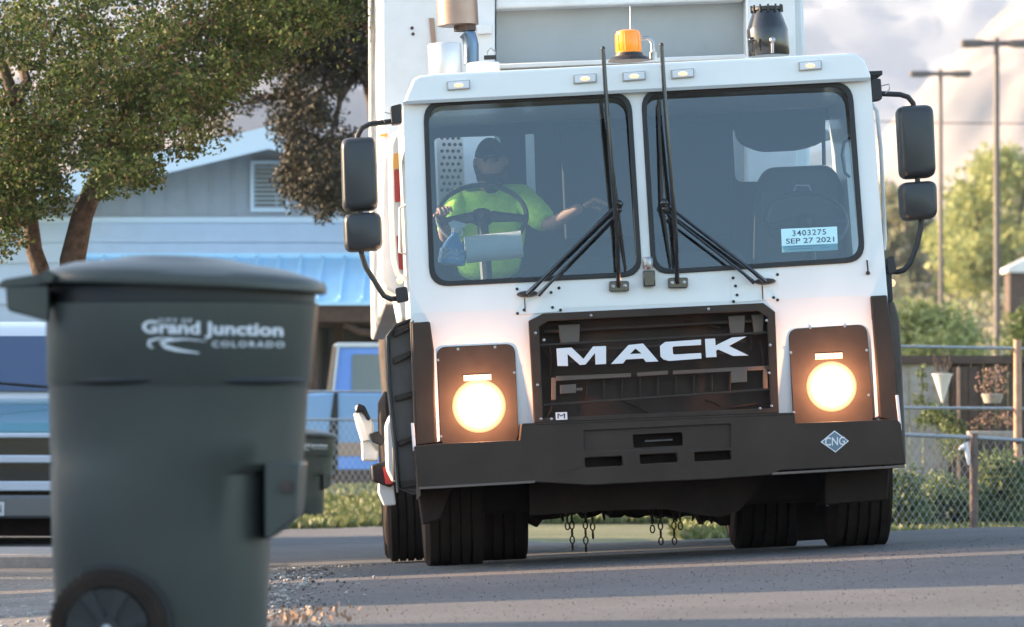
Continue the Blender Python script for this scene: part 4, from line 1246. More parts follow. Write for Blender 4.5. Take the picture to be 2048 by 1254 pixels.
# camera box at the centre post
p = F(1297, 560, 0); mm = MB(); mm.box((p.x - .03, -.06, p.z - .035), (p.x + .03, -.001, p.z + .045)); cb = mm.build('front_camera', BLACK, T, bevel=.006)
mm = MB(); mm.lathe([(.022, -.03), (.026, -.02), (.026, .02), (.02, .03)], F(1296, 526, -.03), 'z', 16); mm.build('camera_mount', STEEL, cb)
mm = MB(); mm.tube([F(1734, 520, -.008), F(1736, 542, -.012)], .004, 6); mm.sphere(F(1736, 546, -.012), .011, 8, 6); mm.build('aerial_stub', BLACKM, T)
# roof marker lamps
for u, v in ((917, 171), (1170, 158), (1268, 153), (1365, 148), (1620, 132)):
    c = F(u, v, -.045); mm = MB(); mm.prism(rpoly([(c.x - .058, c.z - .024), (c.x + .058, c.z - .020), (c.x + .058, c.z + .026), (c.x - .058, c.z + .022)], .004), -.060, -.0455); mo = mm.build('marker_lamp', CHROME if False else GREYP, T, bevel=.003)
    mm = MB(); mm.prism(rpoly([(c.x - .052, c.z - .019), (c.x + .052, c.z - .015), (c.x + .052, c.z + .021), (c.x - .052, c.z + .017)], .003), -.064, -.0605); mm.build('marker_bezel', LETTER, mo, bevel=.002)
    mm = MB(); mm.sphere((c.x, -.064, c.z), (.024, .008, .010), 14, 8); mm.build('marker_lens', AMBERL, mo)
# sticker
s_ = [(1562, 458), (1674, 453), (1676, 500), (1564, 505)]
def stick(s, t, off):
    a = Vector(s_[3]).lerp(Vector(s_[2]), s); b = Vector(s_[0]).lerp(Vector(s_[1]), s); q = a.lerp(b, t)
    return tuple(F(q.x, q.y, off))
ST = plate('sticker', poly(s_, .0145), [], FR, .0145, .0145, STICK, T)
text('lettering', '3403275', lambda s, t: stick(.2 + .6 * s, .68 + .24 * t, .013), DECALD, ST, .005, spacing=1.15)
text('lettering', 'SEP 27 2021', lambda s, t: stick(.08 + .86 * s, .36 + .22 * t, .013), DECALD, ST, .005)
for r_ in ((.12, .78, .22, .235), (.12, .55, .12, .135), (.7, .85, .14, .15)):
    mm = MB(); mm.add([stick(r_[0], r_[2], .013), stick(r_[1], r_[2], .013), stick(r_[1], r_[3], .013), stick(r_[0], r_[3], .013)], [(0, 1, 2, 3)]); mm.build('print_line', DECALB, ST, smooth=False)

# mirrors
def mirror(big, small, y, hin, arm_top, arm_mid, arm_low, hin_low, box_low):
    def shell(pts, nm, par):
        r0 = rpoly(poly(pts, y), .045, 8); cx = sum(p[0] for p in r0) / len(r0); c2 = sum(p[1] for p in r0) / len(r0)
        mm = MB(); mm.loft([[(cx + (x - cx) * k, y + yy, c2 + (z - c2) * k) for x, z in r0] for k, yy in ((.80, -.075), (.9, -.068), (.97, -.045), (1, -.01), (1, .05), (.97, .06), (.93, .062))])
        return mm.build(nm, MIRR, par, angle=60)
    a = shell(big, 'mirror', T)
    mm = MB(); q = [(x, z) for x, z in rpoly(poly([(p[0] + (6 if i in (0, 3) else -6), p[1] + (6 if i < 2 else -6)) for i, p in enumerate(big)], y), .04)]
    mm.prism(q, y + .064, y + .066); mm.build('mirror_glass', CHROME, a)
    shell(small, 'spot_mirror', a)
    for pp, nm in ((arm_top, 'mirror_arm'), (arm_mid, 'mirror_arm'), (arm_low, 'mirror_arm')):
        mm = MB(); mm.tube([F(u, v, y + dy) for u, v, dy in pp], .014, 10); mm.build(nm, BLACKM, a)
    for bx in (hin, box_low):
        mm = MB(); mm.prism(rpoly(poly(bx, .06), .012), .02, .12); mm.build('mirror_hinge', BLACKM, a, bevel=.004)
mirror([(681, 277), (752, 273), (757, 420), (685, 425)], [(686, 428), (763, 424), (766, 500), (689, 505)], .05,
       [(780, 214), (803, 208), (804, 248), (783, 250)],
       [(712, 292, .01), (716, 270, 0), (724, 256, 0), (740, 248, 0), (782, 243, .02)], [(720, 415, -.01), (721, 440, -.01)],
       [(722, 495, 0), (724, 512, 0), (732, 535, 0), (757, 575, 0), (768, 592, 0), (782, 598, 0), (797, 597, .02)], None,
       [(790, 577), (813, 573), (818, 602), (794, 606)])
mirror([(1792, 213), (1865, 209), (1871, 354), (1800, 359)], [(1797, 366), (1872, 361), (1874, 437), (1802, 442)], .05,
       [(1739, 160), (1760, 158), (1763, 200), (1741, 204)],
       [(1830, 225, .01), (1826, 206, 0), (1816, 194, 0), (1800, 189, 0), (1752, 187, .02)], [(1834, 350, -.01), (1836, 372, -.01)],
       [(1843, 435, 0), (1842, 455, 0), (1834, 490, 0), (1820, 526, 0), (1808, 540, 0), (1795, 544, 0), (1778, 543, .02)], None,
       [(1771, 516), (1786, 512), (1792, 545), (1775, 550)])
mm = MB(); mm.tube([F(783, 228, .05), F(768, 224, .05), F(763, 236, .05), F(770, 245, .05)], .003, 5); mm.build('mirror_cable', STEEL, T)
mm = MB(); mm.tube([F(1762, 172, .05), F(1778, 168, .05), F(1780, 178, .05), F(1770, 187, .05)], .003, 5); mm.build('mirror_cable', STEEL, T)
# grab handles
mm = MB(); mm.tube([F(806, 262, .3), F(788, 270, .3), F(781, 290, .3), F(783, 430, .3), F(787, 520, .3), F(795, 548, .3), F(814, 560, .3)], .013, 10); mm.build('grab_handle', BODYW, T)
mm = MB(); mm.tube([F(1742, 205, .3), F(1754, 222, .3), F(1762, 300, .3), F(1770, 480, .3), F(1768, 500, .3)], .011, 10); mm.build('grab_handle', BODYW, T)
mm = MB(); mm.tube([F(812, 410, .35), F(800, 416, .35), F(800, 505, .35), F(812, 508, .35)], .008, 8); mm.build('door_handle', BODYW, T)
mm = MB(); mm.sphere(F(1784, 566, .1), (.018, .02, .02), 12, 8); mm.build('side_marker', AMBERL, T)
mm = MB(); mm.sphere(F(800, 560, .1), (.016, .02, .02), 12, 8); mm.build('side_marker', AMBERL, T)

# roof equipment
c = F(1258, 118, .5)
mm = MB(); mm.lathe([(.11, -.01), (.10, .005), (.075, .015), (.07, .03)], c, 'z', 28); be = mm.build('beacon', BLACKM, T)
mm = MB(); mm.lathe([(.063, .032), (.065, .038), (.063, .128), (.059, .142), (.046, .148), (.01, .150)], c, 'z', 32); mm.build('beacon_lens', AMBER, be)
mm = MB()
for k in range(10):
    a = 2 * math.pi * k / 10
    mm.tube([c + Vector((.0655 * math.cos(a), .0655 * math.sin(a), .04)), c + Vector((.0635 * math.cos(a), .0635 * math.sin(a), .128))], .003, 5)
mm.build('lens_rib', AMBER, be)
mm = MB(); mm.tube([F(1284, 76, .55), F(1297, 76, .55), F(1305, 86, .55), F(1306, 104, .55)], .012, 10); mm.lathe([(.02, 0), (.02, .04)], F(1307, 120, .55), 'z', 12); mm.build('beacon_pipe', STEEL, be)
mm = MB(); mm.tube([F(1261, 116, .48), F(1260, 12, .48)], [.003, .002], 5); mm.build('radio_aerial', LETTER, T)
# exhaust stack behind the cab, left
q = F(915, 60, 1.9)
mm = MB(); mm.lathe([(.10, 0), (.112, .004), (.112, .30), (.10, .305)], F(916, 52, 1.9), 'z', 36); ex = mm.build('exhaust_can', EXH, T, angle=50)
mm = MB(); mm.lathe([(.060, 0), (.060, .035)], F(930, 62, 1.9), 'z', 24); mm.build('exhaust_clamp', RUST, ex)
mm = MB(); mm.tube([F(942, 128, 1.9), F(942, 90, 1.9), F(938, 72, 1.9), F(930, 64, 1.9)], .042, 18); mm.build('exhaust_pipe', mat('blued_steel', (.12, .17, .24), .3, metal=.8), ex)
mm = MB(); mm.lathe([(.088, 0), (.09, .004), (.09, .17), (.085, .175)], F(892, 152, 1.75), 'z', 36); mm.build('air_intake', mat('brushed_alloy', (.62, .62, .60), .35, metal=.35), T, angle=50)
mm = MB(); mm.lathe([(.085, 0), (.088, .004), (.088, .05), (.08, .055)], F(967, 146, 1.4), 'z', 36); cc_ = mm.build('roof_vent', BODYW, T, angle=50)
mm = MB(); mm.tube([F(975, 118, 1.4), F(974, 104, 1.4), F(981, 96, 1.4), F(990, 103, 1.4), F(989, 118, 1.4)], .004, 6); mm.build('lift_eye', STEEL, cc_)
mm = MB(); mm.box(tuple(F(968, 118, 1.4) - Vector((0, .02, .004))), tuple(F(992, 112, 1.4) + Vector((0, .02, .004)))); mm.build('eye_base', BLACKM, cc_)
# air pre-cleaner jar on the right
c = F(1538, 112, 1.8); k = 1 / 372
mm = MB(); mm.lathe([(.108, 0), (.112, .01), (.113, .14), (.108, .155), (.080, .235), (.074, .245), (.074, .262), (.060, .268)], c, 'z', 36); jar = mm.build('air_cleaner', BLACK, T, angle=50)
mm = MB(); mm.lathe([(.079, .245), (.082, .248), (.082, .262), (.078, .266)], c, 'z', 36, False)
for j in range(12):
    a = 2 * math.pi * j / 12
    mm.tube([c + Vector((.083 * math.cos(a), .083 * math.sin(a), .235)), c + Vector((.083 * math.cos(a), .083 * math.sin(a), .275))], .006, 6)
mm.build('cleaner_cap', BLACKM, jar)
for u in (1503, 1545):
    mm = MB(); mm.sphere(F(u, 80, 1.66), .018, 10, 6); mm.tube([F(u, 80, 1.66), F(u, 106, 1.66)], .008, 6); mm.build('cap_latch', BLACK if u < 1510 else STEEL, jar)

# refuse body
yb = 2.6
def bprism(pts, y0, y1, nm, mt, bev=.01, par=T):
    mm = MB(); mm.prism(poly(pts, y0), y0, y1); return mm.build(nm, mt, par, bevel=bev)
BB = bprism([(763, -260), (1594, -300), (1620, 300), (1625, 560), (770, 600), (765, 200)], yb + .25, yb + 6.4, 'refuse_body', BODYW, .02)
bprism([(762, -262), (872, -268), (990, -275), (990, 600), (768, 610)], yb, yb + .24, 'body_front_post', BODYW, .012, BB)
bprism([(1491, -290), (1585, -295), (1592, 108), (1600, 560), (1494, 570)], yb, yb + .24, 'body_front_post', BODYW, .012, BB)
bprism([(992, 18), (1489, 0), (1489, -45), (992, -30)], yb + .02, yb + .24, 'cross_beam', BODYW, .012, BB)
bprism([(992, 22), (1489, 4), (1489, 580), (992, 590)], yb + .16, yb + .245, 'hopper_panel', GREYP, .004, BB)
bprism([(990, 128), (1491, 108), (1491, 118), (990, 138)], yb - .3, yb + .12, 'hopper_sill', BODYW, .006, BB)
bprism([(858, 36), (868, 36), (880, 160), (870, 160)], yb - .012, yb - .002, 'edge_strip', CARTAN, .0, BB)
for (u, v) in ((824, 56), (826, 68)):
    mm = MB(); mm.lathe([(0, -.01), (.008, -.008), (.01, 0)], F(u, v, yb), 'y', 8); mm.build('bolt', RUST, BB)
bprism([(955, 50), (984, 48), (984, 66), (955, 68)], yb - .05, yb - .001, 'pipe_bracket', BODYW, .003, BB)
# left tank fairing, lit by the sun
TF = bprism(rpoly([(830, 262), (785, 268), (772, 292), (761, 330), (758, 560), (771, 578), (790, 590), (800, 640), (860, 640), (860, 262)], [0, 6, 10, 16, 8, 4, 4, 0, 0, 0], 5), 1.75, 2.55, 'tank_fairing', BODYW, .02)
bprism([(787, 308), (807, 302), (808, 336), (786, 338)], 1.737, 1.746, 'reflector', AMBREF, 0, TF)
bprism([(788, 340), (808, 338), (808, 402), (790, 404)], 1.737, 1.746, 'reflector', REDREF, 0, TF)
bprism([(793, 472), (802, 470), (806, 540), (798, 538)], 1.737, 1.746, 'reflector', REDREF, 0, TF)
bprism([(760, 268), (775, 267), (775, 273), (760, 274)], yb - .012, yb - .003, 'marker', AMBREF, 0, BB)
# perforated guard seen through the rear window, and a pale panel on the right
PG = plate('perforated_guard', poly([(872, 262), (925, 258), (930, 400), (878, 404)], 1.95),
           [[(p.x + .011 * math.cos(a), p.z + .011 * math.sin(a)) for a in np.linspace(0, 2 * math.pi, 7)[:-1]] for i in range(4) for j in range(9) for p in [F(884 + i * 11 + (j % 2) * 4, 276 + j * 13, 1.95)]], FR, 1.95, 1.96, BODYW, T)
plate('guard_shade', poly([(872, 262), (925, 258), (930, 400), (878, 404)], 1.98), [], FR, 1.98, 1.985, BLACKM, PG)  # black plate added so the guard's holes look dark
bprism([(1000, 262), (1016, 261), (1020, 400), (1004, 402)], 1.9, 1.92, 'guard_post', BODYW, .002)
bprism([(1590, 262), (1655, 258), (1668, 276), (1600, 296)], 1.8, 1.9, 'hydraulic_valve', GREYP, .01)
mm = MB(); mm.tube([F(1700, 275, .9), F(1688, 285, .9), F(1684, 310, .9), F(1690, 345, .9), F(1700, 355, .9)], .008, 8); mm.build('grab_loop', BLACKM, T)
mm = MB(); mm.tube([F(1646, 225, .9), F(1648, 330, .9)], .010, 8); mm.build('grab_post', BLACKM, T)

# side loader arm, low on the left behind the cab
AR = bprism([(742, 930), (775, 920), (800, 960), (780, 975), (745, 962)], 3.2, 3.6, 'loader_arm', BLACKM, .01)
bprism([(757, 960), (785, 955), (792, 1010), (768, 1012), (756, 985)], 3.25, 3.5, 'arm_shoe', BODYW, .01, AR)
bprism([(766, 935), (778, 930), (786, 968), (772, 968)], 3.15, 3.2, 'arm_reflector', REDREF, 0, AR)
bprism(rpoly([(770, 850), (778, 830), (795, 820), (805, 830), (805, 960), (785, 965), (772, 940)], 6), 3.1, 3.5, 'arm_housing', BODYW, .02, AR)
bprism([(784, 893), (798, 888), (798, 962), (786, 960)], 3.04, 3.1, 'arm_cylinder', BLACKM, .01, AR)
mm = MB(); mm.tube([F(716, 823, 3.3), F(730, 850, 3.3), F(736, 880, 3.3)], [.03, .05, .04], 8); mm.build('gripper', BODYW, AR)
bprism([(709, 812), (722, 808), (738, 830), (742, 880), (720, 880), (718, 838)], 3.3, 3.4, 'gripper', BODYW, .012, AR)
bprism([(722, 880), (740, 880), (756, 905), (756, 922), (724, 922)], 3.3, 3.45, 'gripper', BODYW, .012, AR)
bprism([(716, 806), (730, 812), (742, 838), (736, 842), (724, 824), (710, 826)], 3.25, 3.3, 'gripper_pad', BLACKM, .008, AR)
bprism([(738, 868), (756, 862), (770, 880), (764, 892), (744, 884)], 3.25, 3.3, 'gripper_pad', BLACKM, .008, AR)

# ------------------------------------------------------------------ things on the dash and the driver
TR3 = TRUCK
def tw(p): return TRUCK @ Vector(p)
m = MB(); a = F(931, 500, .22); b = F(1044, 488, .22); d = (b - a).normalized(); n_ = 28
up = Vector((0, 1, 0)); q_ = d.cross(up).normalized(); rings = []
for t, rr in ((0, .020), (0, .066), (.005, .068), (.995, .068), (1, .066), (1, .020)):
    c = a.lerp(b, t); rings.append([c + (up * math.cos(2 * math.pi * k / n_) + q_ * math.sin(2 * math.pi * k / n_)) * rr for k in range(n_)])
m.loft(rings, cap=False); m.v = [tw(v) for v in m.v]
pr_ = m.build('paper_towel_roll', PAPER, None)
tag(pr_, 'white paper towel roll lying on the dashboard in front of the steering wheel', 'paper roll')
c = F(903, 530, .22)
sb = thing('spray_bottle', 'blue spray bottle with pale trigger head standing on the dashboard beside the paper roll', 'spray bottle', mat=TRUCK @ Matrix.Translation(c) @ Matrix.Rotation(R(9), 4, 'Y'))
m = MB(); m.lathe([(.05, 0), (.068, .005), (.070, .02), (.064, .07), (.048, .11), (.022, .15), (.016, .17)], (0, 0, 0), 'z', 28); m.build('bottle', BOTTLE, sb, angle=60)
m = MB(); m.lathe([(.071, .025), (.066, .08)], (0, 0, 0), 'z', 28, False); m.build('label_band', mat('bottle_label', (.55, .68, .85), .5, col2=(.25, .35, .6), scale=60), sb, angle=60)
m = MB(); m.lathe([(.02, .165), (.02, .19)], (0, 0, 0), 'z', 16); m.prism(rpoly([(-.02, .185), (.045, .195), (.05, .215), (-.015, .225), (-.04, .21)], .006), -.012, .012); m.tube([(.02, 0, .195), (.035, 0, .17), (.032, 0, .15)], .006, 6); m.build('trigger_head', LETTER, sb)

# driver
DR = thing('person', 'bearded driver in dark cap and lime shirt seated behind the steering wheel', 'person', mat=TRUCK @ Matrix.Translation((F(975, 560, 1.0).x, 1.0, 1.22)))
o0 = Vector((F(975, 560, 1.0).x, 1.0, 1.22))
D_ = lambda u, v, y: F(u, v, y) - o0
def skin(name, verts, edges, radii, mt, parent, root=0, sub=2):
    me = bpy.data.meshes.new(name); me.from_pydata([tuple(v) for v in verts], edges, [])
    o = link(name, me, mt, parent)
    sm = o.modifiers.new('skin', 'SKIN'); sm.use_smooth_shade = True
    for i, r in enumerate(radii):
        sv = me.skin_vertices[0].data[i]; sv.radius = r if isinstance(r, tuple) else (r, r); sv.use_root = (i == root)
    s2 = o.modifiers.new('sub', 'SUBSURF'); s2.levels = sub; s2.render_levels = sub
    return o
hd = D_(981, 325, .9)
neck = D_(978, 385, .98); chest = D_(976, 430, 1.03); waist = D_(976, 520, 1.05); pelv = Vector((chest.x, .06, .08))
shL = D_(918, 402, 1.02); shR = D_(1045, 398, 1.02)
elL = D_(893, 478, .85); elR = D_(1098, 452, .86)
haL = D_(884, 436, .64); haR = D_(1165, 412, .72)
hipL = pelv + Vector((-.1, -.05, -.02)); hipR = pelv + Vector((.1, -.05, -.02))
knL = pelv + Vector((-.17, -.42, .05)); knR = pelv + Vector((.17, -.42, .05))
anL = knL + Vector((-.02, -.12, -.42)); anR = knR + Vector((.02, -.12, -.42))
ftL = anL + Vector((0, -.16, -.05)); ftR = anR + Vector((0, -.16, -.05))
V = [pelv, waist, chest, neck, hd + Vector((0, .02, -.07)), shL, elL, haL, shR, elR, haR, hipL, knL, anL, ftL, hipR, knR, anR, ftR]
Ed = [(0, 1), (1, 2), (2, 3), (3, 4), (2, 5), (5, 6), (6, 7), (2, 8), (8, 9), (9, 10), (0, 11), (11, 12), (12, 13), (13, 14), (0, 15), (15, 16), (16, 17), (17, 18)]
Ra = [(.11, .08), (.10, .07), (.09, .05), .048, .06, .055, .043, .027, .055, .043, .027, .09, .062, .045, .04, .09, .062, .045, .04]
body_ = skin('body', V, Ed, Ra, SKIN, DR)
# head with face: one sculpted surface
def head(c):
    bm = bmesh.new(); bmesh.ops.create_uvsphere(bm, u_segments=32, v_segments=24, radius=1)
    for v in bm.verts:
        x, y, z = v.co
        X_, Y_, Z_ = x * .078, y * .098, z * .122
        if z < 0: X_ *= 1 - .22 * (-z) ** 1.5; Y_ *= 1 - .12 * -z
        if y < -.3:
            fr = (-y - .3) / .7
            nose = math.exp(-((x / .16) ** 2)) * math.exp(-(((z + .12) / .22) ** 2)); Y_ -= .028 * nose * fr
            for s in (-1, 1):
                eye = math.exp(-(((x - s * .38) / .2) ** 2)) * math.exp(-(((z - .06) / .13) ** 2)); Y_ += .012 * eye * fr
            brow = math.exp(-(((z - .26) / .1) ** 2)) * math.exp(-((x / .6) ** 2)); Y_ -= .007 * brow * fr
            lip = math.exp(-(((z + .48) / .09) ** 2)) * math.exp(-((x / .3) ** 2)); Y_ -= .008 * lip * fr
        v.co = (X_, Y_, Z_)
    for s in (-1, 1):
        r = bmesh.ops.create_uvsphere(bm, u_segments=10, v_segments=8, radius=1)
        for v in r['verts']: v.co = Vector((s * .08 + v.co.x * .011, .01 + v.co.y * .02, -.005 + v.co.z * .033))
    bmesh.ops.translate(bm, verts=bm.verts, vec=c)
    me = bpy.data.meshes.new('head'); bm.to_mesh(me); bm.free()
    o = link('head', me, SKIN, DR); me.polygons.foreach_set('use_smooth', [True] * len(me.polygons)); return o
hc = hd + Vector((0, 0, .0)); HE = head(hc)
def shell_part(nm, fn, c, mt, par):
    bm = bmesh.new(); bmesh.ops.create_uvsphere(bm, u_segments=32, v_segments=24, radius=1)
    kill = [f for f in bm.faces if not fn(f.calc_center_median())]
    bmesh.ops.delete(bm, geom=kill, context='FACES')
    for v in bm.verts:
        v.co = Vector((v.co.x * .085, v.co.y * .106, v.co.z * .13)) + Vector(c)
    me = bpy.data.meshes.new(nm); bm.to_mesh(me); bm.free(); me.polygons.foreach_set('use_smooth', [True] * len(me.polygons))
    o = link(nm, me, mt, par); sd_ = o.modifiers.new('solid', 'SOLIDIFY'); sd_.thickness = .008; return o
shell_part('cap', lambda p: p.z > .28, hc, CAPM, DR)
m = MB(); pts = []
for k in range(13):
    a = math.pi * (k / 12); pts.append((math.cos(a) * .078, -.085 - .085 * math.sin(a)))
m.prism([(x, y) for x, y in pts], .0, .007, mp=lambda a, b, t: (hc.x + a, hc.y + b, hc.z + .040 + t + b * .18)); m.build('cap_peak', CAPM, DR)
# beard hugging the lower face
bm = bmesh.new(); bmesh.ops.create_uvsphere(bm, u_segments=28, v_segments=20, radius=1)
bmesh.ops.delete(bm, geom=[f for f in bm.faces if f.calc_center_median().z > (-.40 if f.calc_center_median().y < -.5 else -.1) or f.calc_center_median().y > .35], context='FACES')
r3 = random.Random(2)
for v in bm.verts:
    k = 1 + r3.uniform(-.03, .05)
    v.co = Vector((v.co.x * .090 * k, v.co.y * .112 * k, v.co.z * .165 * k + .01)) + hc
me = bpy.data.meshes.new('beard'); bm.to_mesh(me); bm.free(); me.polygons.foreach_set('use_smooth', [True] * len(me.polygons))
link('beard', me, BEARD, DR)
for s in (-1, 1):
    m = MB(); m.sphere(hc + Vector((s * .030, -.088, .008)), .0115, 10, 8); m.build('eye', CAPM, DR)
# shirt with short sleeves
mSh = lambda a, b, t: a.lerp(b, t)
V = [waist + Vector((0, 0, -.12)), waist, chest, neck + Vector((0, .005, -.025)), shL + Vector((0, 0, .0)), mSh(shL, elL, .95), shR, mSh(shR, elR, 1.0)]
Ed = [(0, 1), (1, 2), (2, 3), (2, 4), (4, 5), (2, 6), (6, 7)]
skin('shirt', V, Ed, [(.18, .15), (.18, .145), (.19, .14), (.085, .075), .088, .075, .09, .072], LIME, DR)
V = [pelv + Vector((0, 0, .05)), hipL, knL, anL + Vector((0, 0, .04)), hipR, knR, anR + Vector((0, 0, .04))]
skin('trousers', V, [(0, 1), (1, 2), (2, 3), (0, 4), (4, 5), (5, 6)], [(.17, .14), .11, .078, .058, .11, .078, .058], TROUS, DR)
# hands: palm plus five finger chains
def hand(w_, fwd, nrm, side, curl, par, nm='hand'):
    fwd = fwd.normalized(); nrm = (nrm - fwd * nrm.dot(fwd)).normalized(); lat = fwd.cross(nrm) * side
    V = [w_, w_ + fwd * .045, w_ + fwd * .085]; Ed = [(0, 1), (1, 2)]; Ra = [(.024, .016), (.036, .015), (.038, .013)]
    for k, (off, ln) in enumerate(((-.030, .066), (-.010, .076), (.010, .072), (.029, .058))):
        base = w_ + fwd * .085 + lat * off
        i0 = len(V); V.append(base); Ed.append((2, i0)); Ra.append(.0095)
        p = base.copy(); ang = 0
        for j in range(3):
            ang += curl
            p = p + (fwd * math.cos(ang) + nrm * math.sin(ang)) * ln * (.42, .32, .26)[j]
            V.append(p.copy()); Ed.append((len(V) - 2, len(V) - 1)); Ra.append((.009, .0085, .0075)[j])
    p = w_ + fwd * .03 - lat * .028; i0 = len(V); V.append(p); Ed.append((1, i0)); Ra.append(.012)
    for j in range(2):
        p = p + (fwd * .7 - lat * (.6 - .3 * j) + nrm * (.35 + .3 * j)).normalized() * .032; V.append(p.copy()); Ed.append((len(V) - 2, len(V) - 1)); Ra.append((.0105, .009)[j])
    return skin(nm, V, Ed, Ra, SKIN, par, 0, 1)
hand(haL, Vector((.1, -.8, .5)), Vector((.2, -.4, -1)), 1, R(38), DR)
hand(haR, (haR - elR) + Vector((.1, -.05, .0)), Vector((0, -.3, -1)), -1, R(22), DR)

# ------------------------------------------------------------------ street lamps on the right
def street_lamp(u, vtop, vbot, D, hw, half_px, label, thick):
    base = P(u, vbot, D); gzv = cz(base.x, D); top = P(u, vtop, D)
    base = Vector((top.x, D, gzv)); H = top.z - gzv
    root = thing('street_lamp', label, 'street lamp', base, 'double headed street lamps')
    m = MB(); m.tube([(0, 0, -.2), (0, 0, H * .5), (0, 0, H + .12)], [thick, thick * .92, thick * .8], 12); m.build('pole', POLE, root)
    px = D / FPX
    m = MB(); m.box((-half_px * px * .35, -.05, H - .07), (half_px * px * .35, .05, H + .05)); m.build('cross_arm', POLE, root, bevel=.01)
    for s in (-1, 1):
        m = MB(); x0, x1 = s * half_px * px * .30, s * half_px * px
        m.add([], [])
        rings = [[(x, -.17 * k, H - .09 * k2), (x, .17 * k, H - .09 * k2), (x, .15 * k, H + .07 * k2), (x, -.15 * k, H + .07 * k2)] for x, k, k2 in ((x0, .6, .7), (x0 + (x1 - x0) * .2, 1, 1), (x0 + (x1 - x0) * .9, 1, 1), (x1, .8, .6))]
        m.loft(rings); lo = m.build('lamp_head', POLE, root, bevel=.02)
        m = MB(); a_, b_ = sorted((x0 + (x1 - x0) * .3, x1 - (x1 - x0) * .12)); m.box((a_, -.12, H - .105), (b_, .12, H - .0905)); m.build('lamp_glass', GREYGL, lo)
street_lamp(1993, 86, 705, 110, 1, 72, 'taller double headed street lamp on the right, nearer of the two', .078)
street_lamp(1881, 147, 590, 140, 1, 62, 'lower double headed street lamp further back beside the truck mirror', .072)
# overhead wire
m = MB(); m.tube([P(1500, 236, 150), P(1760, 243, 150), P(1900, 246, 150), P(2048, 247, 150), P(2300, 244, 150)], .018, 5)
tag(m.build('overhead_wire', BLACKM), 'thin overhead wire crossing behind both street lamps', 'wire')

# ------------------------------------------------------------------ fences on the right
def chain_panel(root, x0, x1, y0, y1, zb, zt, sp=.055, r=.0022, nm='wire_mesh'):
    """diagonal woven wire between two posts, in the plane from (x0, y0) to (x1, y1), z relative"""
    m = MB(); L_ = math.hypot(x1 - x0, y1 - y0); h = zt - zb
    ex = Vector(((x1 - x0) / L_, (y1 - y0) / L_, 0))
    o = Vector((x0, y0, zb)); sl = .62   # width gained per height
    for sgn in (1, -1):
        s = -h * sl
        while s < L_ + h * sl:
            a0 = s; a1 = s + sgn * h * sl
            # clip to [0, L_]
            t0, t1 = 0.0, 1.0
            d = a1 - a0
            lo, hi = sorted(((0 - a0) / d, (L_ - a0) / d))
            t0, t1 = max(t0, lo), min(t1, hi)
            if t1 > t0 + .01:
                off = Vector((-ex.y, ex.x, 0)) * .0022 * sgn
                m.tube([o + ex * (a0 + d * t0) + Vector((0, 0, h * t0)) + off, o + ex * (a0 + d * t1) + Vector((0, 0, h * t1)) + off], r, 4)
            s += sp
    return m.build(nm, GALVM, root)

def right_fence():
    D = 38.0
    base = P(1948, 1080, D); z0 = cz(base.x, D); base.z = z0
    root = thing('wire_fence', 'low chain link fence with a brown steel post standing right of the truck', 'fence', base)
    L = lambda u, v, d=D: P(u, v, d) - base
    zt1 = L(1812, 868).z; zt2 = L(1948, 875).z; zt3 = L(2048, 884).z
    xl, xr = L(1770, 0).x, L(2140, 0).x
    m = MB(); m.tube([(xl, .0, zt1), (0, 0, zt2 + .0)], .017, 10); m.build('top_rail', GALV, root)
    m = MB(); m.tube([(0, 0, zt2), (xr, .0, zt3 - .01)], .017, 10); m.build('top_rail', GALV, root)
    m = MB(); m.tube([(0, 0, -.05), (0, 0, zt2 + .03)], .034, 12); m.build('post', mat('rust_brown_post', (.17, .12, .10), .7, col2=(.10, .07, .06), scale=20), root)
    m = MB(); m.tube([(xl, 0, -.05), (xl, 0, zt1 + .03)], .03, 12); m.build('post', GALV, root)
    chain_panel(root, xl, 0, 0, 0, 0.02, zt1)
    chain_panel(root, 0, xr, 0.0, 0, 0.02, zt2 - .02, r=.0016)
    c = L(1925, 895, D - .03)
    m = MB(); m.tube([c + Vector((-.03, 0, -.02)), c, c + Vector((.03, 0, .04)), c + Vector((.04, 0, -.06)), c + Vector((.05, 0, -.14))], [.006, .022, .02, .02, .01], 7)
    b = m.build('cloth_scrap', LETTER); b.location = base; tag(b, 'white rag snagged on the wire mesh beside the fence post', 'rag')
right_fence()

def trellis():
    D = 42.0
    base = P(2036, 1070, D); base.z = cz(base.x, D)
    root = thing('rail_fence', 'tall fence of grey pipe rails tied to a round wooden post', 'fence', base)
    L = lambda u, v, d=D: P(u, v, d) - base
    m = MB(); m.tube([(0, 0, -.05), (0, 0, 1.0), L(2035, 680)], [.038, .036, .034], 12); m.build('post', POSTW, root)
    for v0, v1 in ((691, 697), (815, 817)):
        m = MB(); m.tube([L(1700, v0), L(2035, v1), L(2150, v1 + 1)], .014, 8); m.build('rail', GALV, root)
    m = MB(); m.tube([L(2030, 884, D - .05), L(2160, 890, D - .05)], .012, 8); m.build('rail', BLACKM, root)
    m = MB(); x = L(1700, 0).x; m.tube([(x, 0, -.05), (x, 0, L(0, 690).z)], .034, 10); m.build('post', POSTW, root)
trellis()

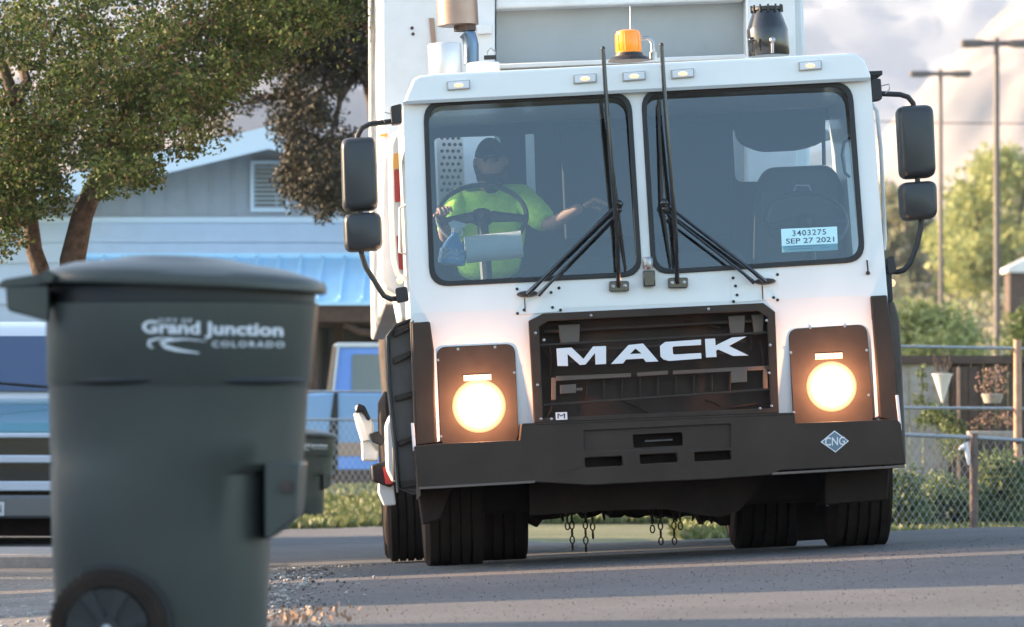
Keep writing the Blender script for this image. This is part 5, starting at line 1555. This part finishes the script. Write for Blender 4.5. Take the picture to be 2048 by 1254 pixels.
def board_fence():
    D = 45.0
    base = P(1900, 1060, D); base.z = cz(base.x, D)
    root = thing('board_fence', 'weathered board fence with pale and brown boards under a dark cap rail', 'fence', base)
    L = lambda u, v, d=D: P(u, v, d) - base
    r = random.Random(9); u = 1520
    while u < 2150:
        wpx = r.uniform(22, 27); x0, x1 = L(u, 0).x, L(u + wpx - 2, 0).x
        pale = u < 1900 and not (1885 < u)
        m = MB(); zt = L(0, 724).z + r.uniform(-.01, .01); y = r.uniform(-.006, .006)
        m.box((x0, y, -.05), (x1, y + .02, zt)); b = m.build('board', WEATH if pale else WEATHD, root, smooth=False)
        u += wpx
    m = MB(); a, b = L(1515, 728), L(2160, 728); m.box((a.x, -.06, b.z), (b.x, .05, L(0, 711).z)); m.build('cap_rail', WEATHD, root, bevel=.005)
    m = MB(); m.box((a.x, .022, .4), (b.x, .06, .5)); m.build('rail', WEATHD, root)
    for u in (1924, 1942, 1908, 1715, 2140):
        x = L(u, 0).x; m = MB(); wd = .028 if u in (1908,) else .045
        m.box((x - wd, -.11, -.05), (x + wd, -.012, L(0, 735).z)); m.build('post', POSTW if u == 1908 and False else WEATHD, root)
    x = L(1912, 0).x; m = MB(); m.tube([(x, -.15, 0), (x, -.15, L(0, 735).z)], .018, 8); m.build('stake', POSTW, root)
board_fence()

def hanging_pot(u0, u1, vt, vb, D, cone, label, name, cat):
    c = P((u0 + u1) / 2, vt, D); rr = (u1 - u0) / 2 * D / FPX; h = (vb - vt) * D / FPX
    root = thing(name, label, cat, c)
    m = MB()
    if cone: m.lathe([(rr * .05, -h), (rr * .4, -h * .62), (rr * .85, -h * .1), (rr * 1.02, -.0), (rr * .9, .004), (rr * .7, -.01)], (0, 0, 0), 'z', 24)
    else: m.lathe([(rr * .7, -h), (rr, 0), (rr * .9, .003), (rr * .8, -.01)], (0, 0, 0), 'z', 20)
    m.build('pot', mat('glazed_white', (.70, .66, .62), .4) if cone else WEATH, root)
    r = np.random.RandomState(int(u0))
    if cone:
        m = MB()
        for k in range(9):
            a = k * .7; q = Vector((math.cos(a) * rr * .5, math.sin(a) * rr * .3, .02)); t = q * 1.5 + Vector((0, 0, .09 + .05 * (k % 3)))
            m.tube([q, (q + t) / 2 + Vector((.02 * (-1) ** k, 0, .02)), t, t + Vector((.03 * (-1) ** k, 0, -.02))], .006, 5)
        m.build('dry_stem', BARK2, root)
    return root, rr
hanging_pot(1863, 1906, 748, 806, 43.5, True, 'white cone shaped wall planter with dry stems hanging on the pale boards', 'wall_planter', 'planter')
rt, rr = hanging_pot(1962, 2008, 788, 806, 44, False, 'hanging basket with rusty pink flowers on the brown boards', 'hanging_basket', 'planter')
pts = cluster([(x, y, z) for x, y, z in [(-.03, 0, .1), (.05, 0, .14), (0, -.03, .2), (.09, 0, .05), (-.09, 0, .06), (.02, 0, .02), (.08, -.02, .2), (-.07, 0, .18)]], [.09] * 8, 3500, 3)
leaves('foliage', pts, .03, FLOW, rt, 6)
c = P(1988, 862, 43.5)
m = MB(); m.box((-.24, -.08, -.06), (.24, .1, .0)); ftr = thing('flower_trough', 'pale trough of dry reddish flowers fixed low on the brown boards', 'planter', c); m.build('trough', WEATH, ftr, bevel=.01)
pts = cluster([(x, 0, .07) for x in (-.18, -.1, 0, .1, .18)] + [(x, 0, .13) for x in (-.1, .03, .12)], [.08] * 8, 3500, 4)
leaves('foliage', pts, .028, FLOW, ftr, 8)

def vine(u0, v0, D, path, label, seed, n=1600):
    base = P(u0, v0, D); base.z = cz(base.x, D)
    root = thing('climbing_vine', label, 'vine', base)
    r = np.random.RandomState(seed)
    cs = [tuple(P(u, v, D + r.uniform(-.05, .05)) - base) for u, v, _ in path]; rd = [q for _, _, q in path]
    tot = sum(q * q for q in rd); leaves('foliage', cluster(cs, rd, n / tot, seed), .036, LEAFB, root, seed)
    m = MB(); m.tube([(0, 0, 0)] + [Vector(c_) for c_ in cs], .006, 5); m.build('stem', BARK2, root)
vine(1850, 1050, 44.5, [(1900, 870, .12), (1880, 840, .13), (1850, 840, .12), (1860, 820, .11), (1840, 800, .08), (1846, 775, .05), (1842, 750, .05), (1846, 735, .04)], 'green vine climbing the pale boards beside the cone planter', 3, 900)
vine(1905, 1050, 43.2, [(1905, 900, .12), (1915, 870, .10), (1900, 845, .12), (1885, 830, .10), (1870, 820, .08), (1925, 850, .06)], 'straggly green vine trailing over the middle fence rail', 5, 700)

bush('shrub', 'dark green shrub behind the chain link fence right of its post', P(2000, 1050, 40.5).xyz * 1, .45, .3, .62, 7000, .045, LEAFB, seed=2)
bush('shrub', 'light green shrub low behind the mesh left of the fence post', Vector((P(1880, 1060, 40.2).x, 40.2, cz(3, 40.2))), .35, .25, .5, 4200, .045, LEAFB, seed=3)
bush('shrub', 'green shrub right beside the truck wheel behind the fence', Vector((P(1800, 1060, 39.4).x, 39.4, cz(3, 39.4))), .26, .25, .55, 4200, .045, LEAFB, seed=4)
bush('shrub', 'dark shrub at the foot of the wooden post', Vector((P(2060, 1060, 41.2).x, 41.2, cz(3, 41.2))), .4, .25, .55, 4000, .05, LEAFB, seed=6)
for o in sc.objects:
    if o.name.startswith('shrub') and o.parent is None: o.location.z = cz(o.location.x, o.location.y) - .02
# yellow green bush behind the board fence and others
bush('yellow_bush', 'bright yellow green bush rising behind the board fence beside the truck', Vector((P(1850, 0, 70).x, 70, cz(5, 70) - .3)), 1.1, .9, 3.5, 11000, .10, LEAFY, seed=11, clump=.16)
bush('yellow_bush', 'pale green bush behind the fence between the two lamp poles', Vector((P(1930, 0, 78).x, 78, cz(5, 78) - .3)), .9, .8, 2.6, 6000, .11, LEAFY, seed=12, clump=.17)
bush('yellow_bush', 'green bush at the right edge beyond the tall lamp pole', Vector((P(2060, 0, 74).x, 74, cz(5, 74) - .3)), .8, .8, 3.2, 7000, .11, LEAFB, seed=13, clump=.17)

# hillside scrub: uncounted ground cover, one object
r = np.random.RandomState(21); cs = []; rd = []
for i in range(1250):
    y = r.uniform(150, 335); hx = r.uniform(.045, .122); x = hx * y
    k = r.uniform(.5, 1.7)
    cs.append((x, y, float(gz(x, y)) + k * .3)); rd.append(k)
pts = cluster(cs, rd, 42, 5)
sc1 = leaves('hillside_scrub', pts, .42, LEAFH, None, 4); tag(sc1, 'yellow green scrub covering the dry hillside', 'scrub', kind='stuff')
# three taller bright trees on the slope at the right edge
for (u, v, d, h, lb) in ((2010, 470, 215, 7.5, 'tall yellow green tree on the slope near the right edge behind the tall lamp'), (1945, 500, 230, 5.5, 'round yellow green tree on the slope between the lamp poles'), (1790, 520, 235, 5, 'green tree on the slope just beside the truck mirror')):
    x = P(u, 0, d).x
    bush('hill_tree', lb, Vector((x, d, float(gz(x, d)))), h * .4, h * .4, h, 6000, .32, LEAFY if u > 1900 else LEAFH, 'tree', seed=int(u), clump=.2)
# small pale shed roof at the right edge
D = 190; a = P(2013, 545, D); b = P(2075, 512, D)
sh = thing('hillside_shed', 'small white roofed shed on the slope at the right edge', 'shed', Vector((a.x, D, float(gz(a.x, D)))))
m = MB(); zl = a.z - sh.location.z
m.box((.12, 0, -.3), (b.x - a.x, 2, zl)); m.build('wall', WEATHD, sh, smooth=False)
m = MB(); m.prism([(0, zl + .003), (b.x - a.x + .2, zl + .003), (b.x - a.x + .2, zl + .35), (.9, b.z - sh.location.z), (0, zl + .2)], -.3, 2.3); m.build('roof', BODYW, sh, smooth=False)

# ------------------------------------------------------------------ lawn fence and grass on the left
def left_fence():
    D = 54.0
    base = P(690, 975, D); base.z = cz(base.x, D)
    root = thing('wire_fence', 'chain link fence with thin pipe rails between the lawn and the blue pickup', 'fence', base)
    L = lambda u, v, d=D: P(u, v, d) - base
    xa, xb = L(560, 0).x, L(1040, 0).x
    for v in (783, 839):
        m = MB(); m.tube([(xa, 0, L(0, v).z), (xb, 0, L(0, v + 1).z)], .014, 8); m.build('rail', GALV, root)
    for u in (565, 840, 1035):
        x = L(u, 0).x; m = MB(); m.tube([(x, 0, -.1), (x, 0, L(0, 780).z)], .022, 8); m.build('post', GALV, root)
    chain_panel(root, xa, xb, 0, 0, .02, L(0, 839).z, sp=.07, r=.0035)
left_fence()
def grass(name, label, regions, n, h, seed):
    r = np.random.RandomState(seed); P_ = []
    for (x0, x1, y0, y1, wgt) in regions:
        k = int(n * wgt); x = r.uniform(x0, x1, k); y = r.uniform(y0, y1, k)
        P_.append(np.stack([x, y, gz(x, y) - .02], 1))
    pts = np.concatenate(P_)
    o = leaves(name, pts, h, GRASSM, None, seed, up=2.2)
    return tag(o, label, 'grass', kind='stuff')
grass('lawn_grass', 'sunlit lawn grass between the road and the wire fence', [(-3.3, 2.2, 46.5, 57, 1)], 30000, .09, 3)
grass('verge_grass', 'rough grass along the foot of the chain link fence', [(1.4, 5.2, 36.8, 41.5, 1)], 26000, .10, 4)
grass('verge_grass', 'grass strip seen between the truck wheels', [(-.4, 2.6, 45, 50, 1)], 9000, .1, 6)
# leaf litter at the near gravel edge
r = np.random.RandomState(31); xx = r.normal(-.76, .10, 150); yy = r.normal(17.6, .7, 150)
lt = leaves('leaf_litter', np.stack([xx, yy, gz(xx, yy) + .008], 1), .022, leaf_mat('dead_leaf', [(.22, .12, .07), (.34, .19, .11), (.18, .11, .07)], 0), None, 9, up=3)
tag(lt, 'dry orange leaves scattered at the gravel edge', 'leaves', kind='stuff')
# a few stones on the verge
r2 = random.Random(5)
m = MB()
for k in range(240):
    x = r2.uniform(-2.2, -.95); y = r2.uniform(14.5, 24); s = r2.uniform(.006, .018)
    m.sphere((x, y, cz(x, y) + .014), (s, s * .8, s * .6), 6, 4)
tag(m.build('loose_gravel', CONC), 'small loose stones on the gravel verge', 'gravel', kind='stuff')

def grit(name, label, n, x0, x1, y0, y1, s0, s1, m_, seed, pr=None):
    r = np.random.RandomState(seed)
    x = r.uniform(x0, x1, n); y = r.uniform(y0, y1, n); s = r.uniform(s0, s1, n) ** 1.0
    if pr is not None:
        k = pr(x, y, r); x, y, s = x[k], y[k], s[k]; n = len(x)
    c = np.stack([x, y, gz(x, y) + s * .35 + .002], 1)
    o6 = np.array([(1, 0, 0), (0, 1, 0), (-1, 0, 0), (0, -1, 0), (0, 0, .8), (0, 0, -.8)], float)
    co = (c[:, None] + (o6[None] + r.normal(size=(n, 6, 3)) * .18) * s[:, None, None]).reshape(-1, 3)
    f = np.array([(0, 1, 4), (1, 2, 4), (2, 3, 4), (3, 0, 4), (1, 0, 5), (2, 1, 5), (3, 2, 5), (0, 3, 5)])
    q = (np.arange(n)[:, None, None] * 6 + f[None]).reshape(-1, 3)
    me = bpy.data.meshes.new(name); me.vertices.add(len(co)); me.vertices.foreach_set('co', co.ravel())
    me.loops.add(q.size); me.polygons.add(len(q)); me.loops.foreach_set('vertex_index', q.ravel().astype(np.int32)); me.polygons.foreach_set('loop_start', np.arange(len(q), dtype=np.int32) * 3); me.update()
    return tag(link(name, me, m_), label, 'gravel', kind='stuff')
GRITM = leaf_mat('grit_stone', [(.06, .06, .06), (.09, .088, .087), (.12, .117, .115), (.20, .19, .18)], 0)
GRAVM = leaf_mat('gravel_stone', [(.06, .055, .05), (.16, .15, .14), (.26, .24, .22), (.42, .40, .37)], 0)
grit('road_grit', 'fine stone grit lying on the asphalt in front of the truck', 5000, -1.3, 3.2, 14.5, 25, .001, .004, GRITM, 41)
grit('verge_gravel', 'coarse gravel along the near left road edge', 16000, -3.4, -.6, 15, 29, .004, .012, GRAVM, 42, lambda x, y, r: x < -.95 + .25 * r.normal(size=len(x)) - .028 * (y - 17))

# ------------------------------------------------------------------ added blocks out of view on the left, shaped to shade the street
def shade_block(x0, x1, y0, y1, h, label):
    c = Vector(((x0 + x1) / 2, (y0 + y1) / 2, -.2))
    root = thing('shade_blocker', label, 'house', c)
    m = MB(); m.box((x0 - c.x, y0 - c.y, 0), (x1 - c.x, y1 - c.y, h + .2)); m.build('wall', HOUSE, root, smooth=False)
    m = MB(); m.prism([(x0 - c.x - .3, h + .203), (x1 - c.x + .3, h + .203), (0, h + .5)], y0 - c.y, y1 - c.y); m.build('roof', SHING, root, smooth=False)
S0 = -9.0
def yy_at(y, x=.7): return y + (x - S0) * abs(SDIR.y / SDIR.x)
TH = 1.2
lit = [(16.8, 19.2), (22.7, 23.15), (26.1, 27.0), (29.3, 30.4)]
kx = abs(SDIR.y / SDIR.x)
segs = []; a = -6
for r0, r1 in lit:
    segs.append((a, yy_at(r0))); a = yy_at(r1) + TH * kx
segs.append((a, 41))
lbs = ['unseen long low block near the camera added to shade the street', 'unseen low block added beside the wide sun gap', 'unseen low block added further along the left side for shade', 'unseen narrow block added left of the street for shade', 'unseen low block added at the far left end for shade']
for (a, b), lb in zip(segs, lbs):
    shade_block(S0 - TH, S0, a, b, 3.1, lb)

# ------------------------------------------------------------------ air
hz = bpy.data.materials.new('haze_air'); hz.use_nodes = True
n_ = hz.node_tree; n_.nodes.clear()
ho = n_.nodes.new('ShaderNodeOutputMaterial'); hv = n_.nodes.new('ShaderNodeVolumePrincipled')
hv.inputs['Color'].default_value = (.54, .63, .78, 1); hv.inputs['Density'].default_value = .5 / 2600; hv.inputs['Anisotropy'].default_value = .0
n_.links.new(hv.outputs[0], ho.inputs['Volume'])
m = MB(); m.box((-3100, -60, -40), (3100, 5400, 640)); h_ = m.build('haze', hz, None, smooth=False); tag(h_, kind='stuff')
